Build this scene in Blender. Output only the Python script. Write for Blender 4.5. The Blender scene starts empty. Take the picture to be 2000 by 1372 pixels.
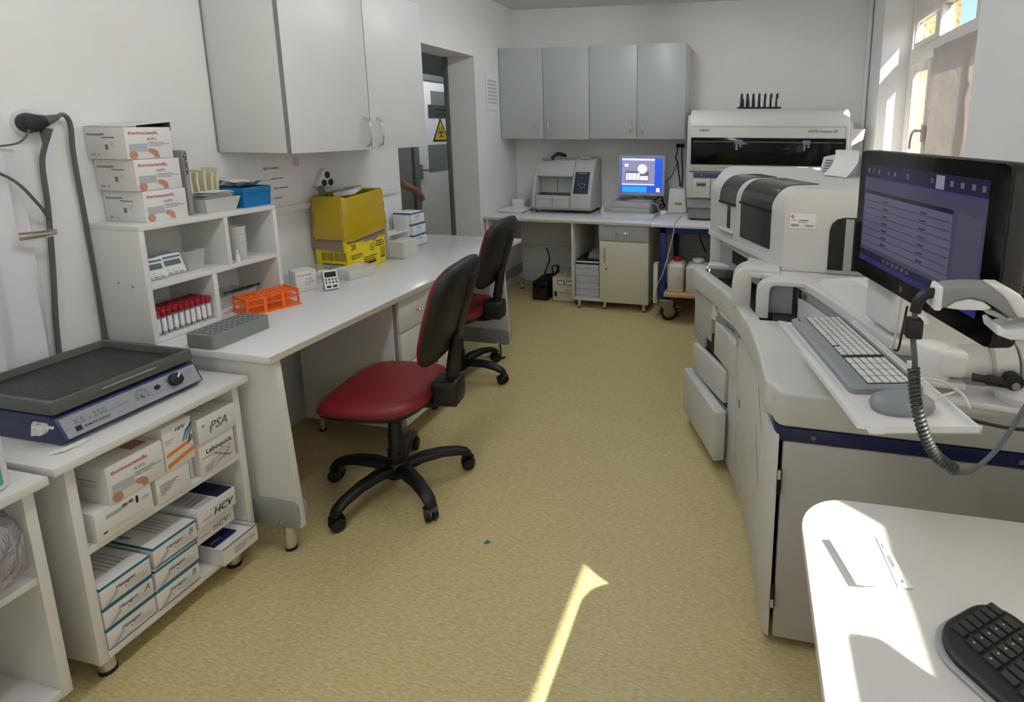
import bpy, bmesh, math, random
from mathutils import Vector, Matrix
random.seed(7)
scene = bpy.context.scene
col = scene.collection

# ------------------------------------------------------------------ camera
W_PX, F_PX, PX, PY = 2000.0, 1092.0, 1229.7, 447.1
YAW, PITCH, ROLL, CAM_H = -0.2168, -0.1786, 0.005, 1.5
fwd = Vector((math.sin(YAW)*math.cos(PITCH), math.cos(YAW)*math.cos(PITCH), math.sin(PITCH)))
r0 = fwd.cross(Vector((0, 0, 1))).normalized()
u0 = r0.cross(fwd)
rgt = r0*math.cos(ROLL) + u0*math.sin(ROLL)
upv = -r0*math.sin(ROLL) + u0*math.cos(ROLL)
cam_data = bpy.data.cameras.new('camera')
cam = bpy.data.objects.new('camera', cam_data)
col.objects.link(cam)
cam_data.sensor_fit = 'HORIZONTAL'
cam_data.sensor_width = 36.0
cam_data.lens = 36.0*F_PX/W_PX
cam_data.shift_x = (1000.0-PX)/W_PX
cam_data.shift_y = -(686.0-PY)/W_PX
cam_data.clip_start = 0.02
m = Matrix.Identity(4)
for i, v in enumerate((rgt, upv, -fwd)):
    m[0][i], m[1][i], m[2][i] = v
m.translation = (0, 0, CAM_H)
cam.matrix_world = m
scene.camera = cam

# ------------------------------------------------------------------ light
SUN_DIR = Vector((-1.0, 0.79, -1.24)).normalized()
world = bpy.data.worlds.new('sky'); scene.world = world
world.use_nodes = True
wn = world.node_tree; wn.nodes.clear()
w_out = wn.nodes.new('ShaderNodeOutputWorld')
w_bg = wn.nodes.new('ShaderNodeBackground')
w_sky = wn.nodes.new('ShaderNodeTexSky')
w_sky.sky_type = 'NISHITA'
w_sky.sun_disc = False
w_sky.sun_elevation = math.asin(-SUN_DIR.z)
w_sky.sun_rotation = math.atan2(-SUN_DIR.x, -SUN_DIR.y)
w_sky.air_density = 1.0; w_sky.dust_density = 2.0; w_sky.ozone_density = 1.0
wn.links.new(w_sky.outputs[0], w_bg.inputs[0])
w_bg.inputs[1].default_value = 0.42
wn.links.new(w_bg.outputs[0], w_out.inputs[0])
sun_d = bpy.data.lights.new('sun', 'SUN'); sun_d.energy = 17.0; sun_d.angle = 0.0093; sun_d.color = (1.0, 0.90, 0.76)
sun = bpy.data.objects.new('sun', sun_d); col.objects.link(sun)
sun.rotation_euler = SUN_DIR.to_track_quat('-Z', 'Y').to_euler(); sun.location = (4, -3, 6)

def area(name, loc, direction, sx, sy, watts, color=(1, 1, 1), portal=False):
    d = bpy.data.lights.new(name, 'AREA'); d.shape = 'RECTANGLE'; d.size = sx; d.size_y = sy
    d.energy = watts; d.color = color
    if portal: d.cycles.is_portal = True
    o = bpy.data.objects.new(name, d); col.objects.link(o); o.location = loc
    o.rotation_euler = Vector(direction).to_track_quat('-Z', 'Z').to_euler()
    return o

# daylight: the sky enters through the three window openings of the right wall, two added out of view
area('window_portal', (1.22, 3.65, 1.64), (-1, 0, 0), 1.88, 1.34, 1, portal=True)
area('window_portal', (1.22, 1.50, 1.64), (-1, 0, 0), 1.30, 1.30, 1, portal=True)
area('window_portal', (1.22, -0.45, 1.64), (-1, 0, 0), 2.15, 1.30, 1, portal=True)

scene.view_settings.view_transform = 'Standard'
scene.view_settings.look = 'None'
scene.view_settings.gamma = 1.0
scene.view_settings.use_curve_mapping = False
scene.view_settings.exposure = 0.25
scene.cycles.use_denoising = True
scene.cycles.use_adaptive_sampling = True
scene.cycles.adaptive_threshold = 0.03
scene.cycles.max_bounces = 8
scene.cycles.diffuse_bounces = 4
scene.cycles.transparent_max_bounces = 12
scene.cycles.sample_clamp_indirect = 6.0
scene.cycles.caustics_reflective = False
scene.cycles.caustics_refractive = False

# ------------------------------------------------------------------ materials
def lin(c):
    return tuple((x/255/12.92 if x/255 <= .04045 else ((x/255+.055)/1.055)**2.4) for x in c)

MATS = {}
def mat(name, rgb, rough=.5, metal=0.0, spec=.5, var=0.0, vscale=8.0, bump=0.0, bscale=60.0,
        alpha=1.0, emit=0.0, coat=0.0, trans=0.0, stretch=(1, 1, 1)):
    if name in MATS: return MATS[name]
    M = bpy.data.materials.new(name); M.use_nodes = True
    nt = M.node_tree; b = nt.nodes['Principled BSDF']
    c = lin(rgb) + (1,)
    b.inputs['Base Color'].default_value = c
    b.inputs['Roughness'].default_value = rough
    b.inputs['Metallic'].default_value = metal
    b.inputs['Specular IOR Level'].default_value = spec
    b.inputs['Coat Weight'].default_value = coat
    b.inputs['Transmission Weight'].default_value = trans
    if alpha < 1: b.inputs['Alpha'].default_value = alpha
    if emit > 0:
        b.inputs['Emission Color'].default_value = c; b.inputs['Emission Strength'].default_value = emit
    if var > 0 or bump > 0:
        tc = nt.nodes.new('ShaderNodeTexCoord'); mp = nt.nodes.new('ShaderNodeMapping')
        mp.inputs['Scale'].default_value = stretch
        nt.links.new(tc.outputs['Object'], mp.inputs[0])
    if var > 0:
        n = nt.nodes.new('ShaderNodeTexNoise'); n.inputs['Scale'].default_value = vscale; n.inputs['Detail'].default_value = 5
        nt.links.new(mp.outputs[0], n.inputs['Vector'])
        r = nt.nodes.new('ShaderNodeValToRGB')
        r.color_ramp.elements[0].position = .3; r.color_ramp.elements[1].position = .7
        r.color_ramp.elements[0].color = tuple(x*(1-var) for x in c[:3]) + (1,)
        r.color_ramp.elements[1].color = tuple(min(1, x*(1+var)) for x in c[:3]) + (1,)
        nt.links.new(n.outputs[0], r.inputs[0]); nt.links.new(r.outputs[0], b.inputs['Base Color'])
    if bump > 0:
        n2 = nt.nodes.new('ShaderNodeTexNoise'); n2.inputs['Scale'].default_value = bscale; n2.inputs['Detail'].default_value = 4
        nt.links.new(mp.outputs[0], n2.inputs['Vector'])
        bp = nt.nodes.new('ShaderNodeBump'); bp.inputs['Strength'].default_value = bump; bp.inputs['Distance'].default_value = .01
        nt.links.new(n2.outputs[0], bp.inputs['Height']); nt.links.new(bp.outputs[0], b.inputs['Normal'])
    MATS[name] = M
    return M

def clear_mat(name, tint, gloss_rough=.08, see=.75, body=(235, 238, 236)):
    """clear plastic or glass: see-through with a little milky body and gloss"""
    M = bpy.data.materials.new(name); M.use_nodes = True; nt = M.node_tree; nt.nodes.clear()
    o = nt.nodes.new('ShaderNodeOutputMaterial')
    t = nt.nodes.new('ShaderNodeBsdfTransparent'); t.inputs[0].default_value = lin(tint)+(1,)
    p = nt.nodes.new('ShaderNodeBsdfPrincipled'); p.inputs['Base Color'].default_value = lin(body)+(1,)
    p.inputs['Roughness'].default_value = gloss_rough
    mx = nt.nodes.new('ShaderNodeMixShader')
    lw = nt.nodes.new('ShaderNodeLayerWeight'); lw.inputs[0].default_value = .3
    ma = nt.nodes.new('ShaderNodeMath'); ma.operation = 'MULTIPLY_ADD'
    nt.links.new(lw.outputs['Facing'], ma.inputs[0]); ma.inputs[1].default_value = see*.6; ma.inputs[2].default_value = 1-see
    ma.use_clamp = True
    nt.links.new(ma.outputs[0], mx.inputs[0]); nt.links.new(t.outputs[0], mx.inputs[1]); nt.links.new(p.outputs[0], mx.inputs[2])
    nt.links.new(mx.outputs[0], o.inputs[0])
    MATS[name] = M
    return M

def glass_mat():
    M = bpy.data.materials.new('window_glass'); M.use_nodes = True; nt = M.node_tree; nt.nodes.clear()
    o = nt.nodes.new('ShaderNodeOutputMaterial')
    t = nt.nodes.new('ShaderNodeBsdfTransparent'); t.inputs[0].default_value = (.93, .95, .95, 1)
    g = nt.nodes.new('ShaderNodeBsdfGlossy'); g.inputs['Roughness'].default_value = .02
    mx = nt.nodes.new('ShaderNodeMixShader'); lw = nt.nodes.new('ShaderNodeLayerWeight'); lw.inputs[0].default_value = .5
    pw = nt.nodes.new('ShaderNodeMath'); pw.operation = 'POWER'; pw.inputs[1].default_value = 5
    ad = nt.nodes.new('ShaderNodeMath'); ad.operation = 'MULTIPLY_ADD'; ad.inputs[1].default_value = .5; ad.inputs[2].default_value = .03
    nt.links.new(lw.outputs['Facing'], pw.inputs[0]); nt.links.new(pw.outputs[0], ad.inputs[0])
    nt.links.new(ad.outputs[0], mx.inputs[0]); nt.links.new(t.outputs[0], mx.inputs[1]); nt.links.new(g.outputs[0], mx.inputs[2])
    nt.links.new(mx.outputs[0], o.inputs[0]); return M

def film_mat(name='window_film', through=.72, c1=(226, 216, 208), c2=(232, 222, 212)):
    M = bpy.data.materials.new(name); M.use_nodes = True; nt = M.node_tree; nt.nodes.clear()
    o = nt.nodes.new('ShaderNodeOutputMaterial')
    d = nt.nodes.new('ShaderNodeBsdfDiffuse'); d.inputs[0].default_value = lin(c1)+(1,)
    t = nt.nodes.new('ShaderNodeBsdfTranslucent'); t.inputs[0].default_value = lin(c2)+(1,)
    g = nt.nodes.new('ShaderNodeBsdfGlossy'); g.inputs['Roughness'].default_value = .2
    tc = nt.nodes.new('ShaderNodeTexCoord')
    n = nt.nodes.new('ShaderNodeTexNoise'); n.inputs['Scale'].default_value = 5; n.inputs['Detail'].default_value = 6; n.inputs['Distortion'].default_value = 1.5
    bp = nt.nodes.new('ShaderNodeBump'); bp.inputs['Strength'].default_value = .7; bp.inputs['Distance'].default_value = .05
    nt.links.new(tc.outputs['Object'], n.inputs['Vector']); nt.links.new(n.outputs[0], bp.inputs['Height'])
    for x in (d, t, g): nt.links.new(bp.outputs[0], x.inputs['Normal'])
    m1 = nt.nodes.new('ShaderNodeMixShader'); m1.inputs[0].default_value = through
    m2 = nt.nodes.new('ShaderNodeMixShader'); m2.inputs[0].default_value = .08
    nt.links.new(d.outputs[0], m1.inputs[1]); nt.links.new(t.outputs[0], m1.inputs[2])
    nt.links.new(m1.outputs[0], m2.inputs[1]); nt.links.new(g.outputs[0], m2.inputs[2])
    nt.links.new(m2.outputs[0], o.inputs[0]); return M

def floor_mat():
    M = bpy.data.materials.new('linoleum'); M.use_nodes = True; nt = M.node_tree; b = nt.nodes['Principled BSDF']
    tc = nt.nodes.new('ShaderNodeTexCoord')
    mp = nt.nodes.new('ShaderNodeMapping'); mp.inputs['Scale'].default_value = (34, 130, 1)
    nt.links.new(tc.outputs['Object'], mp.inputs[0])
    n1 = nt.nodes.new('ShaderNodeTexNoise'); n1.inputs['Scale'].default_value = 1.6; n1.inputs['Detail'].default_value = 6; n1.inputs['Distortion'].default_value = .6
    nt.links.new(mp.outputs[0], n1.inputs['Vector'])
    r1 = nt.nodes.new('ShaderNodeValToRGB')
    e = r1.color_ramp.elements
    e[0].position = .32; e[0].color = lin((190, 172, 120))+(1,)
    e[1].position = .75; e[1].color = lin((226, 212, 166))+(1,)
    k = e.new(.52); k.color = lin((208, 191, 140))+(1,)
    nt.links.new(n1.outputs[0], r1.inputs[0])
    n2 = nt.nodes.new('ShaderNodeTexNoise'); n2.inputs['Scale'].default_value = 1.3; n2.inputs['Detail'].default_value = 3
    nt.links.new(tc.outputs['Object'], n2.inputs['Vector'])
    mx = nt.nodes.new('ShaderNodeMixRGB'); mx.blend_type = 'MULTIPLY'; mx.inputs[0].default_value = .35
    r2 = nt.nodes.new('ShaderNodeValToRGB'); r2.color_ramp.elements[0].color = (.78, .78, .74, 1); r2.color_ramp.elements[1].color = (1, 1, 1, 1)
    nt.links.new(n2.outputs[0], r2.inputs[0])
    nt.links.new(r1.outputs[0], mx.inputs[1]); nt.links.new(r2.outputs[0], mx.inputs[2])
    nt.links.new(mx.outputs[0], b.inputs['Base Color'])
    b.inputs['Roughness'].default_value = .42; b.inputs['Specular IOR Level'].default_value = .4
    return M

def stucco_mat():
    M = bpy.data.materials.new('stucco'); M.use_nodes = True; nt = M.node_tree; b = nt.nodes['Principled BSDF']
    tc = nt.nodes.new('ShaderNodeTexCoord'); v = nt.nodes.new('ShaderNodeTexNoise')
    v.inputs['Scale'].default_value = 26; v.inputs['Detail'].default_value = 6
    nt.links.new(tc.outputs['Object'], v.inputs['Vector'])
    r = nt.nodes.new('ShaderNodeValToRGB'); e = r.color_ramp.elements
    e[0].position = .36; e[0].color = lin((112, 90, 58))+(1,); e[1].position = .5; e[1].color = lin((178, 152, 106))+(1,)
    nt.links.new(v.outputs[0], r.inputs[0]); nt.links.new(r.outputs[0], b.inputs['Base Color'])
    bp = nt.nodes.new('ShaderNodeBump'); bp.inputs['Strength'].default_value = .8
    nt.links.new(v.outputs[0], bp.inputs['Height']); nt.links.new(bp.outputs[0], b.inputs['Normal'])
    b.inputs['Roughness'].default_value = .9
    return M

PAINT = mat('wall_paint', (233, 234, 233), .75, spec=.25, var=.02, vscale=3, bump=.06, bscale=180)
CEIL = mat('ceiling_paint', (226, 227, 226), .8, spec=.2)
MELA = mat('white_melamine', (224, 224, 220), .35, spec=.45, var=.012, vscale=14)
MELATOP = mat('worktop_white', (230, 232, 233), .2, spec=.55, coat=.1)
EDGE = mat('edge_band', (206, 202, 184), .45)
LAMI = mat('grey_laminate', (219, 221, 220), .38, spec=.4, var=.02, vscale=5)
LAMIB = mat('grey_laminate_front', (180, 186, 188), .34, spec=.45)
LAMID = mat('grey_edge', (128, 130, 128), .5)
CREAM = mat('cream_laminate', (222, 217, 198), .4)
CHROME = mat('chrome', (222, 222, 222), .12, metal=1.0)
STEEL = mat('brushed_steel', (160, 160, 158), .35, metal=1.0)
PGREY = mat('grey_plastic', (150, 152, 150), .5)
DGREY = mat('dark_grey_plastic', (74, 76, 76), .5)
BLACK = mat('black_plastic', (15, 15, 16), .5)
BLACKG = mat('black_gloss', (8, 8, 10), .08, spec=.6)
RUBBER = mat('black_rubber', (26, 26, 26), .7)
RED = mat('red_vinyl', (116, 17, 27), .42, spec=.5, var=.06, vscale=30, bump=.06, bscale=300)
WHITEP = mat('white_plastic', (228, 229, 228), .32)
PAPER = mat('white_paper', (236, 236, 236), .8, spec=.1)
CARD = mat('white_card', (226, 225, 222), .55, spec=.3)
CARDG = mat('white_card_grey_print', (186, 190, 193), .55, spec=.3)  # pale grey print tone on white card
CARTON = mat('brown_carton', (140, 120, 104), .85)
INK = mat('ink_black', (30, 30, 34), .7)
INKG = mat('ink_grey', (120, 122, 128), .7)
INKL = mat('ink_pale', (178, 180, 184), .7)
INKR = mat('ink_red', (184, 84, 90), .7)
INKB = mat('ink_blue', (62, 66, 116), .7)
SKINP = mat('print_skin', (186, 134, 112), .7)
TEAL = mat('teal_card', (22, 112, 136), .5)
NAVY = mat('navy_card', (24, 30, 74), .45)
BLUEB = mat('navy_metal', (36, 47, 86), .45)
BLUEP = mat('blue_plastic', (20, 112, 170), .4)
ORANGE = mat('orange_plastic', (250, 112, 14), .38)
ORANGEC = mat('orange_print', (226, 128, 44), .6)
CAPRED = mat('cap_red', (150, 20, 36), .4)
YELLOW = mat('yellow_card', (238, 214, 10), .45)
YBAG = mat('yellow_bag', (178, 152, 10), .2, spec=.6, bump=.55, bscale=14)
MACH = mat('analyser_shell', (210, 211, 209), .42, spec=.4)
MACHD = mat('analyser_shell_warm', (190, 188, 184), .45)
MACHG = mat('analyser_grey', (164, 168, 168), .45)
STRIP = mat('navy_strip', (24, 36, 82), .4)
SMOKE = mat('smoked_cover', (50, 56, 54), .12, spec=.6)
ADV = mat('bench_analyser_shell', (206, 206, 202), .42)
WOODP = mat('plywood', (196, 160, 118), .6, var=.12, vscale=20, stretch=(1, 8, 8))
ALU = mat('grey_aluminium', (132, 138, 138), .4, metal=.5)
CABLE = mat('grey_cable', (86, 90, 92), .5)
COILG = mat('coil_grey', (52, 54, 54), .5)
CABLEW = mat('white_cable', (206, 204, 196), .5)
FLOORM = floor_mat()
GLASS = glass_mat()
FILM = film_mat()
FILMG = film_mat('grey_window_film', .16, (196, 186, 180), (190, 176, 166))
STUCCO = stucco_mat()
CLEARP = clear_mat('clear_plastic', (253, 254, 254), .12, .8)
CLEARM = clear_mat('milky_plastic', (250, 250, 247), .3, .45, (238, 238, 232))
BAGP = clear_mat('plastic_bag', (252, 250, 252), .08, .62, (226, 220, 226))
_nt = BAGP.node_tree; _p = [n for n in _nt.nodes if n.type == 'BSDF_PRINCIPLED'][0]
_n = _nt.nodes.new('ShaderNodeTexNoise'); _n.inputs['Scale'].default_value = 22; _n.inputs['Detail'].default_value = 5; _n.inputs['Distortion'].default_value = 1.5
_c = _nt.nodes.new('ShaderNodeTexCoord'); _b = _nt.nodes.new('ShaderNodeBump'); _b.inputs['Strength'].default_value = 1.0; _b.inputs['Distance'].default_value = .04
_nt.links.new(_c.outputs['Object'], _n.inputs['Vector']); _nt.links.new(_n.outputs[0], _b.inputs['Height']); _nt.links.new(_b.outputs[0], _p.inputs['Normal'])

# ------------------------------------------------------------------ mesh tools
class MB:
    def __init__(s): s.v = []; s.f = []
    def add(s, vs, fs):
        k = len(s.v); s.v += [tuple(v) for v in vs]; s.f += [tuple(i+k for i in f) for f in fs]; return s
    def box(s, x0, x1, y0, y1, z0, z1):
        v = [(x0, y0, z0), (x1, y0, z0), (x1, y1, z0), (x0, y1, z0), (x0, y0, z1), (x1, y0, z1), (x1, y1, z1), (x0, y1, z1)]
        return s.add(v, [(0, 3, 2, 1), (4, 5, 6, 7), (0, 1, 5, 4), (1, 2, 6, 5), (2, 3, 7, 6), (3, 0, 4, 7)])
    def hexa(s, v):
        return s.add(v, [(0, 3, 2, 1), (4, 5, 6, 7), (0, 1, 5, 4), (1, 2, 6, 5), (2, 3, 7, 6), (3, 0, 4, 7)])
    def prism(s, poly, z0, z1):
        n = len(poly)
        v = [(p[0], p[1], z0) for p in poly] + [(p[0], p[1], z1) for p in poly]
        f = [tuple(range(n-1, -1, -1)), tuple(range(n, 2*n))] + [(i, (i+1) % n, n+(i+1) % n, n+i) for i in range(n)]
        return s.add(v, f)
    def prismx(s, poly, x0, x1):   # poly in (y, z)
        n = len(poly)
        v = [(x0, p[0], p[1]) for p in poly] + [(x1, p[0], p[1]) for p in poly]
        f = [tuple(range(n-1, -1, -1)), tuple(range(n, 2*n))] + [(i, (i+1) % n, n+(i+1) % n, n+i) for i in range(n)]
        return s.add(v, f)
    def prismy(s, poly, y0, y1):   # poly in (x, z)
        n = len(poly)
        v = [(p[0], y1, p[1]) for p in poly] + [(p[0], y0, p[1]) for p in poly]
        f = [tuple(range(n-1, -1, -1)), tuple(range(n, 2*n))] + [(i, (i+1) % n, n+(i+1) % n, n+i) for i in range(n)]
        return s.add(v, f)
    def loft(s, rings, caps=True):
        n = len(rings[0]); v = []; f = []
        for r in rings: v += list(r)
        for k in range(len(rings)-1):
            for i in range(n):
                j = (i+1) % n
                f.append((k*n+i, k*n+j, (k+1)*n+j, (k+1)*n+i))
        if caps:
            f.append(tuple(range(n-1, -1, -1))); f.append(tuple(range((len(rings)-1)*n, len(rings)*n)))
        return s.add(v, f)
    def sheet(s, rows):
        n = len(rows[0]); v = []; f = []
        for r in rows: v += list(r)
        for k in range(len(rows)-1):
            for i in range(n-1): f.append((k*n+i, k*n+i+1, (k+1)*n+i+1, (k+1)*n+i))
        return s.add(v, f)
    def cyl(s, p0, p1, r0, r1=None, n=16):
        r1 = r0 if r1 is None else r1
        p0 = Vector(p0); p1 = Vector(p1); d = (p1-p0).normalized()
        a = d.cross(Vector((0, 0, 1)))
        if a.length < 1e-4: a = Vector((1, 0, 0))
        a.normalize(); b = d.cross(a)
        R = lambda p, r: [p + (a*math.cos(t)+b*math.sin(t))*r for t in [2*math.pi*i/n for i in range(n)]]
        return s.loft([R(p0, r0), R(p1, r1)])
    def lathe(s, prof, n=20, c=(0, 0, 0)):
        rings = [[(c[0]+r*math.cos(2*math.pi*i/n), c[1]+r*math.sin(2*math.pi*i/n), c[2]+z) for i in range(n)] for r, z in prof]
        return s.loft(rings)
    def tube(s, pts, r, n=8, smooth=6):
        P = [Vector(p) for p in pts]
        if smooth and len(P) > 2:
            Q = []
            E = [P[0]*2-P[1]] + P + [P[-1]*2-P[-2]]
            for k in range(1, len(E)-2):
                for t in [i/smooth for i in range(smooth)]:
                    a, b, c, d = E[k-1:k+3]
                    Q.append(.5*((2*b)+(c-a)*t+(2*a-5*b+4*c-d)*t*t+(3*b-a-3*c+d)*t**3))
            Q.append(P[-1]); P = Q
        rings = []; prev = None
        for i, p in enumerate(P):
            d = (P[min(i+1, len(P)-1)]-P[max(i-1, 0)]).normalized()
            if prev is None:
                a = d.cross(Vector((0, 0, 1)))
                if a.length < 1e-3: a = d.cross(Vector((1, 0, 0)))
            else:
                a = prev - d*prev.dot(d)
            a.normalize(); b = d.cross(a); prev = a
            rr = r[i] if isinstance(r, (list, tuple)) else r
            rings.append([p+(a*math.cos(2*math.pi*k/n)+b*math.sin(2*math.pi*k/n))*rr for k in range(n)])
        return s.loft(rings)
    def quad(s, a, b, c, d): return s.add([a, b, c, d], [(0, 1, 2, 3)])
    def move(s, off=(0, 0, 0), rz=0, about=(0, 0, 0)):
        c, n = math.cos(rz), math.sin(rz)
        s.v = [((x-about[0])*c-(y-about[1])*n+about[0]+off[0], (x-about[0])*n+(y-about[1])*c+about[1]+off[1], z+off[2]) for x, y, z in s.v]
        return s

def rect(x0, x1, y0, y1, r=0.0, n=5):
    if r <= 0: return [(x0, y0), (x1, y0), (x1, y1), (x0, y1)]
    out = []
    for cx, cy, a in ((x1-r, y0+r, -90), (x1-r, y1-r, 0), (x0+r, y1-r, 90), (x0+r, y0+r, 180)):
        for k in range(n+1):
            t = math.radians(a+90*k/n); out.append((cx+r*math.cos(t), cy+r*math.sin(t)))
    return out

def make_mesh(name, mb, material, bevel=0.0, seg=2, smooth=35, recalc=True):
    me = bpy.data.meshes.new(name)
    me.from_pydata(mb.v, [], mb.f)
    bm = bmesh.new(); bm.from_mesh(me)
    if recalc: bmesh.ops.recalc_face_normals(bm, faces=bm.faces)
    if bevel > 0:
        ed = [e for e in bm.edges if len(e.link_faces) == 2 and e.calc_face_angle(0) > math.radians(35)]
        bmesh.ops.bevel(bm, geom=ed, offset=bevel, segments=seg, affect='EDGES', profile=.5, clamp_overlap=True)
    bm.to_mesh(me); bm.free()
    if smooth:
        for p in me.polygons: p.use_smooth = True
        me.set_sharp_from_angle(angle=math.radians(smooth))
    me.materials.append(material)
    return me

def tag(o, label=None, cat=None, group=None, kind=None):
    if label: o['label'] = label
    if cat: o['category'] = cat
    if group: o['group'] = group
    if kind: o['kind'] = kind
    return o

def root_matrix(o):
    M4 = Matrix.Identity(4)
    while o is not None:
        M4 = (Matrix.Translation(o.location) @ o.rotation_euler.to_matrix().to_4x4()) @ M4
        o = o.parent
    return M4

def part(parent, name, mb, material, bevel=0.0, seg=2, smooth=35, label=None, world=False, recalc=True):
    """one mesh child; world=True when the numbers are room coordinates"""
    if world and parent is not None:
        inv = root_matrix(parent).inverted()
        mb.v = [tuple(inv @ Vector(v)) for v in mb.v]
    o = bpy.data.objects.new(name, make_mesh(name, mb, material, bevel, seg, smooth, recalc))
    col.objects.link(o)
    if parent is not None: o.parent = parent
    if label: o['label'] = label
    return o

def thing(name, label, cat, loc=(0, 0, 0), rz=0.0, group=None):
    o = bpy.data.objects.new(name, None); col.objects.link(o)
    o.empty_display_size = .05
    o.location = loc; o.rotation_euler = (0, 0, rz)
    return tag(o, label, cat, group)

def single(name, mb, material, label, cat, group=None, loc=None, **k):
    """a thing that is one mesh; numbers in room coordinates, origin moved to loc"""
    if loc is None:
        xs = [v[0] for v in mb.v]; ys = [v[1] for v in mb.v]; zs = [v[2] for v in mb.v]
        loc = ((min(xs)+max(xs))/2, (min(ys)+max(ys))/2, min(zs))
    mb.v = [(x-loc[0], y-loc[1], z-loc[2]) for x, y, z in mb.v]
    o = part(None, name, mb, material, **k); o.location = loc
    return tag(o, label, cat, group)

def struct(name, mb=None, material=None, **k):
    if mb is None:
        o = bpy.data.objects.new(name, None); col.objects.link(o)
    else: o = part(None, name, mb, material, **k)
    o['kind'] = 'structure'
    return o

def copy_tree(o, parent=None):
    c = o.copy(); col.objects.link(c); c.parent = parent
    for ch in list(o.children): copy_tree(ch, c)
    return c

def text(parent, name, s, size, at, xd, yd, material, thick=.0003, shear=0.0, world=True, align='LEFT', squeeze=1.0, bold=.018):
    cu = bpy.data.curves.new('t', 'FONT'); cu.body = s; cu.size = size; cu.extrude = 0; cu.shear = shear
    cu.align_x = align; cu.offset = size*bold; cu.resolution_u = 2
    ob = bpy.data.objects.new('t', cu); col.objects.link(ob)
    bpy.context.view_layer.update()
    me = bpy.data.meshes.new_from_object(ob.evaluated_get(bpy.context.evaluated_depsgraph_get()))
    bpy.data.objects.remove(ob); bpy.data.curves.remove(cu)
    xd = Vector(xd).normalized(); yd = Vector(yd).normalized(); nd = xd.cross(yd)
    M4 = Matrix.Identity(4)
    for i, v in enumerate((xd*squeeze, yd, nd)): M4[0][i], M4[1][i], M4[2][i] = v
    M4.translation = Vector(at)+nd*.0008
    if world and parent is not None:
        inv = root_matrix(parent).inverted()
        M4 = inv @ M4
    me.transform(M4); me.name = name
    me.materials.clear(); me.materials.append(material)
    o = bpy.data.objects.new(name, me); col.objects.link(o); o.parent = parent
    return o

def prints(parent, name, at, xd, yd, rects, material, lift=.0007, world=True, skew=0.0):
    """flat print: rectangles (x, y, w, h) on the plane through at"""
    xd = Vector(xd).normalized(); yd = Vector(yd).normalized(); nd = xd.cross(yd); at = Vector(at)+nd*lift
    mb = MB()
    for x, y, w, h in rects:
        P = lambda a, b: tuple(at+xd*(a+skew*b)+yd*b)
        mb.quad(P(x, y), P(x+w, y), P(x+w, y+h), P(x, y+h))
    return part(parent, name, mb, material, smooth=0, world=world, recalc=False)

def ellipse_print(parent, name, at, xd, yd, cx, cy, rx, ry, material, lift=.0009, n=14, rot=0.0, world=True):
    xd = Vector(xd).normalized(); yd = Vector(yd).normalized(); nd = xd.cross(yd); at = Vector(at)+nd*lift
    vs = []
    for i in range(n):
        t = 2*math.pi*i/n; a, b = rx*math.cos(t), ry*math.sin(t)
        vs.append(tuple(at+xd*(cx+a*math.cos(rot)-b*math.sin(rot))+yd*(cy+a*math.sin(rot)+b*math.cos(rot))))
    mb = MB(); mb.add(vs, [tuple(range(n))])
    return part(parent, name, mb, material, smooth=0, world=world, recalc=False)

NTH = ['first', 'second', 'third', 'fourth', 'fifth', 'sixth', 'seventh', 'eighth', 'ninth', 'tenth']
X, Y, Z = Vector((1, 0, 0)), Vector((0, 1, 0)), Vector((0, 0, 1))
XL, XR, YB, YN, ZC = -2.23, 0.89, 5.05, -2.2, 2.56
# ================================================================== the setting
struct('floor', MB().box(-4.2, 1.19, YN-.2, 7.8, -.08, 0.0), FLOORM, smooth=0)
struct('ceiling', MB().box(-4.2, 1.19, YN-.2, 7.8, ZC, ZC+.12), CEIL, smooth=0)
DY0, DY1, DZ = 3.21, 4.28, 2.06
struct('wall_left', MB().box(-2.50, XL, YN, DY0, 0, ZC).box(-2.50, XL, DY0, DY1, DZ, ZC).box(-2.50, XL, DY1, YB+.2, 0, ZC), PAINT, smooth=0)
struct('wall_back', MB().box(XL, 1.19, YB, YB+.2, 0, ZC), PAINT, smooth=0)
struct('wall_near', MB().box(-2.5, 1.4, YN-.2, YN, 0, ZC), PAINT, smooth=0)
OPEN = [(-1.55, .66), (.86, 2.14), (2.70, 4.60)]
ZS, ZT, XO = .98, 2.50, 1.15
wr = MB().box(XR, XO, YN, YB, 0, ZS).box(XR, XO, YN, YB, ZT, ZC)
ys = [YN] + [y for o in OPEN for y in o] + [YB]
for a, b in zip(ys[0::2], ys[1::2]): wr.box(XR, XO, a, b, ZS, ZT)
struct('wall_right', wr, PAINT, smooth=0)
# corridor beyond the doorway
struct('wall_corridor', MB().box(-3.80, -3.60, 1.2, 7.8, 0, ZC), PAINT, smooth=0)
struct('wall_corridor_end', MB().box(-3.60, -2.50, 7.5, 7.7, 0, ZC).box(-3.6, -2.5, 1.2, 1.4, 0, ZC).box(-2.50, -2.45, 5.25, 7.5, 0, ZC), PAINT, smooth=0)
# door frame in the far jamb
struct('trim_1', MB().box(-2.503, -2.462, DY1-.008, DY1+.0, 0, DZ-.001).box(-2.51, -2.50, DY1-.002, DY1+.05, 0, DZ+.03).box(-2.51, -2.50, DY0-.03, DY1, DZ-.003, DZ+.03), ALU, bevel=.003)

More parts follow.
